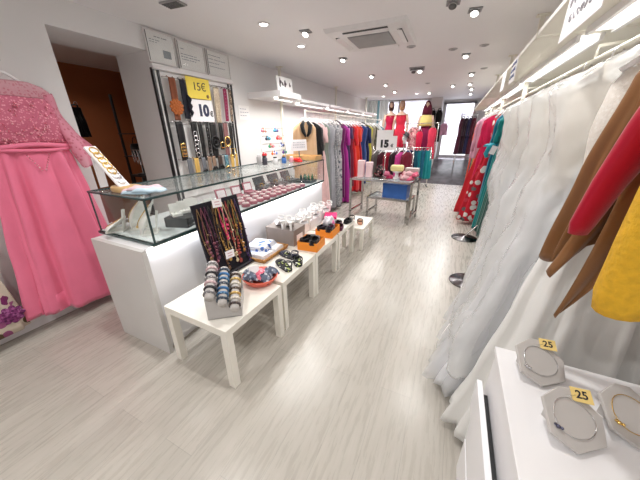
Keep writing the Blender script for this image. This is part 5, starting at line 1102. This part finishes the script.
# cards on the canopy edge
t=thing('hanging_sign','large white handwritten card hanging from the cream canopy edge','sign',(.296,1.30,1.99),0)
m=MB(); m.bx(-.003,0,-.18,.18,-.19,.12); m.build('card',CARDW,t); m=MB(); rr=random.Random(12)
for r,(z,n,hh) in enumerate([(.07,7,.035),(.01,8,.04),(-.07,5,.05),(-.135,7,.022)]):
    for k in range(n):
        y=-.13+.036*k+.03*(r%2); P=[(-.004,-(y+.012*math.sin(q*1.3+k*2+r)),z+hh*.5*math.cos(q*1.1+k)) for q in range(6)]; m.tube(P,.0022,4)
m.build('handwriting',M_plain('pencil_grey',(.36,.35,.38),.6),t)
for k,(y,l) in enumerate([(2.56,'small white card with blue writing on the canopy edge by the covered gowns'),(3.05,'small blank white card on the canopy edge further along the covered gowns')]):
    t=thing('hanging_sign',l,'sign',(.296,y,1.90),0); m=MB(); m.bx(-.003,0,-.11,.11,-.09,.06); m.build('card',CARDW,t)
    if k==0:
        m=MB()
        for r in range(3):
            for q in range(4): m.tube([(-.004,.075-.045*q-.012*math.sin(j*1.4+q),.03-.04*r+.012*math.cos(j*1.2)) for j in range(5)],.002,4)
        m.build('handwriting',M_plain('blue_pen',(.08,.14,.4),.6),t)
# low white cabinet with an ajar drawer and jewellery displays
t=thing('cabinet','low white cabinet below the coats carrying necklace displays','cabinet',(.515,.28,0)); ox,oy=.515,.28
m=MB(); m.bx(.257-ox,.78-ox,-.45-oy,.955-oy,.05,.745); m.build('cabinet_body',WHITE,t,bevel=.002)
m=MB(); m.bx(.250-ox,.785-ox,-.46-oy,.96-oy,.745,.765); m.build('cabinet_top',WHITE,t,bevel=.002)
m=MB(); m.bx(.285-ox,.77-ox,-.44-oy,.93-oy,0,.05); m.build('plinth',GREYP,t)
for k,(z0,z1,e) in enumerate([(.47,.61,.018),(.28,.455,0),(.07,.265,0)]):
    xx=.255-e; m=MB(); m.bx(xx-.018-ox,xx-ox,-.44-oy,.935-oy,z0,z1); d=m.build('drawer',WHITEG,t,bevel=.002)
    if e: m=MB(); m.bx(xx-ox,.257-ox+.0,-.40-oy,.90-oy,z0+.02,z1-.03); m.build('drawer_gap_shade',BLACK,d)  # black filler paints the shade in the gap behind the ajar drawer front
CZ=.7655
NK=[GOLD,SILVER,SILVER]
def neckdisp(x,y,rz,label,price,chain,pend,s=1.0,tg=True,tz=.0):
    t=thing('necklace_stand',label,'necklace display',(x,y,CZ),rz,'grey necklace displays')
    sh=[(-.042,0),(.042,0),(.082,.055),(.055,.125),(.02,.14),(-.045,.125),(-.08,.05)]
    sh=[(a*s,b*s) for a,b in sh]; tl=1.08
    Mx=Euler((PI/2-tl+.0,0,0)).to_matrix()
    m=MB(); m.prism(sh,.010,Mx,(0,0,.004)); m.build('display_plate',ACRYL,t,bevel=.0015)
    m=MB(); top=Mx@Vector((0,.115*s,0)); m.add([(-.03,0.0,0),(.03,0.0,0),(.03,top.y,0),(-.03,top.y,0),(-.03,top.y,top.z-.004),(.03,top.y,top.z-.004)],[(3,2,1,0),(0,1,5,4),(2,3,4,5),(0,4,3),(1,2,5)]); m.build('support_wedge',ACRYL,t)
    w=Matrix.Translation((x,y,CZ))@Matrix.Rotation(rz,4,'Z')
    t2=thing('necklace','%s necklace on the %s'%(chain[1],label),'necklace',(x,y,CZ),rz,'necklaces on the cabinet')
    P=[]
    for k in range(28):
        a=2*PI*k/28; P.append(Mx@Vector((.052*s*math.cos(a)*(1-.12*math.sin(a)),.068*s+.046*s*math.sin(a),.0125))+Vector((0,0,.004)))
    m=MB(); m.tube(P,.0011,5,True); m.build('chain',chain[0],t2)
    c=Mx@Vector((-.056*s,.058*s,.014))+Vector((0,0,.004)); m=MB(); m.ball(c,.005,8,6); m.ball(c+Vector((.004,-.006,0)),.004,8,6); m.ball(c+Vector((-.004,.005,.003)),.0035,8,6); m.build('pendant',pend,t2)
    if tg:
        t3=thing('price_tag','yellow price tag on the %s'%label.replace(' of the cabinet',''),'price tag',(x,y,CZ),rz,'yellow price tags')
        pc=Mx@Vector((.058*s,.108*s,.016))+Vector((0,0,.006))
        m=MB(); e=Euler((PI/2-tl,0,-.5)); m.box(pc,(.046,.036,.0012),rot=tuple(e)); m.build('card',TAGY,t3)
        text(price,.028,INK,t3,tuple(pc+Euler(tuple(e)).to_matrix()@Vector((0,0,.0012))),tuple(e),.0002,.0006)
        m=MB(); m.tube([pc+Vector((-.014,.004,0)),Mx@Vector((.02*s,.115*s,.0125))+Vector((0,0,.004))],.0006,4); m.build('thread',SILVER,t3)
STO=M_plain('dark_stone_pendant',(.10,.10,.16),.15,.5,.2,80)
neckdisp(.418,.652,.62,'grey necklace plate in the middle of the cabinet','25',(SILVER,'thin silver'),STO,1.0)
neckdisp(.388,.842,.62,'grey necklace plate at the gown end of the cabinet','25',(SILVER,'fine pale'),SILVER,1.0)
neckdisp(.56,.728,.62,'grey necklace plate on the wall side of the cabinet','20',(GOLD,'gold'),GOLD,1.0,False)
t=thing('ring','dark gem ring lying by the gowns at the end of the cabinet','ring',(.405,.915,CZ),.4); m=MB(); m.ring((0,0,.010),.010,.002,Euler((PI/2,0,.3)).to_matrix(),16,6); m.build('band',SILVER,t); m=MB(); m.ball((0,0,.022),.007,8,6); m.build('gem',STO,t)

# ------------------------------------------------------------------ light, world, camera
for i,(a,b) in enumerate([(3.65,4.2),(4.35,5.4),(5.55,6.6),(6.75,7.85),(8.0,9.1)]): area((-2.46,(a+b)/2,1.925),.06,13*(b-a),(0,0,0),(1,.98,.93),'RECTANGLE',b-a,3.0)
for i,(a,b) in enumerate([(.6,1.95),(2.1,3.55),(3.7,5.15),(5.3,6.75),(6.9,8.35)]): area((.54,(a+b)/2,1.922),.06,3.2*(b-a),(0,0,0),(1,.98,.93),'RECTANGLE',b-a,3.0)
area((CX1-.015,(CY0+CY1)/2,.808),.012,5,(0,.25,0),(.93,.95,1),'RECTANGLE',CY1-CY0-.1,3.0)
area((-1.75,-.7,H-.02),.09,LP*1.5); area((-.4,-.7,H-.02),.09,LP*1.5); area((-1.6,1.0,H-.02),.09,LP); area((-.1,1.2,H-.02),.09,LP*1.0)
area((-4.4,1.9,H-.03),.15,9,color=(1,.9,.8))
wd=bpy.data.worlds.new('World'); SC.world=wd; wd.use_nodes=True; bg=wd.node_tree.nodes['Background']; bg.inputs[0].default_value=(.93,.95,1,1); bg.inputs[1].default_value=5
cam=bpy.data.cameras.new('camera'); co=bpy.data.objects.new('camera',cam); COL.objects.link(co); SC.camera=co
f,pi_,ya,ro,h=266.05,.38785,.44809,-.00947,1.5023
cam.sensor_width=36; cam.lens=f/640*36; cam.clip_start=.02
F=Vector((-math.sin(ya)*math.cos(pi_),math.cos(ya)*math.cos(pi_),-math.sin(pi_))); Rr=Vector((math.cos(ya),math.sin(ya),0)); U=Rr.cross(F)
R2=Rr*math.cos(ro)+U*math.sin(ro); U2=-Rr*math.sin(ro)+U*math.cos(ro)
Mw=Matrix((R2,U2,-F)).transposed().to_4x4(); Mw.translation=Vector((0,0,h)); co.matrix_world=Mw
vs=SC.view_settings; vs.view_transform='Standard'; vs.look='None'; vs.gamma=1; vs.use_curve_mapping=False; vs.exposure=-.22
SC.cycles.transparent_max_bounces=40; SC.cycles.max_bounces=10; SC.cycles.diffuse_bounces=6
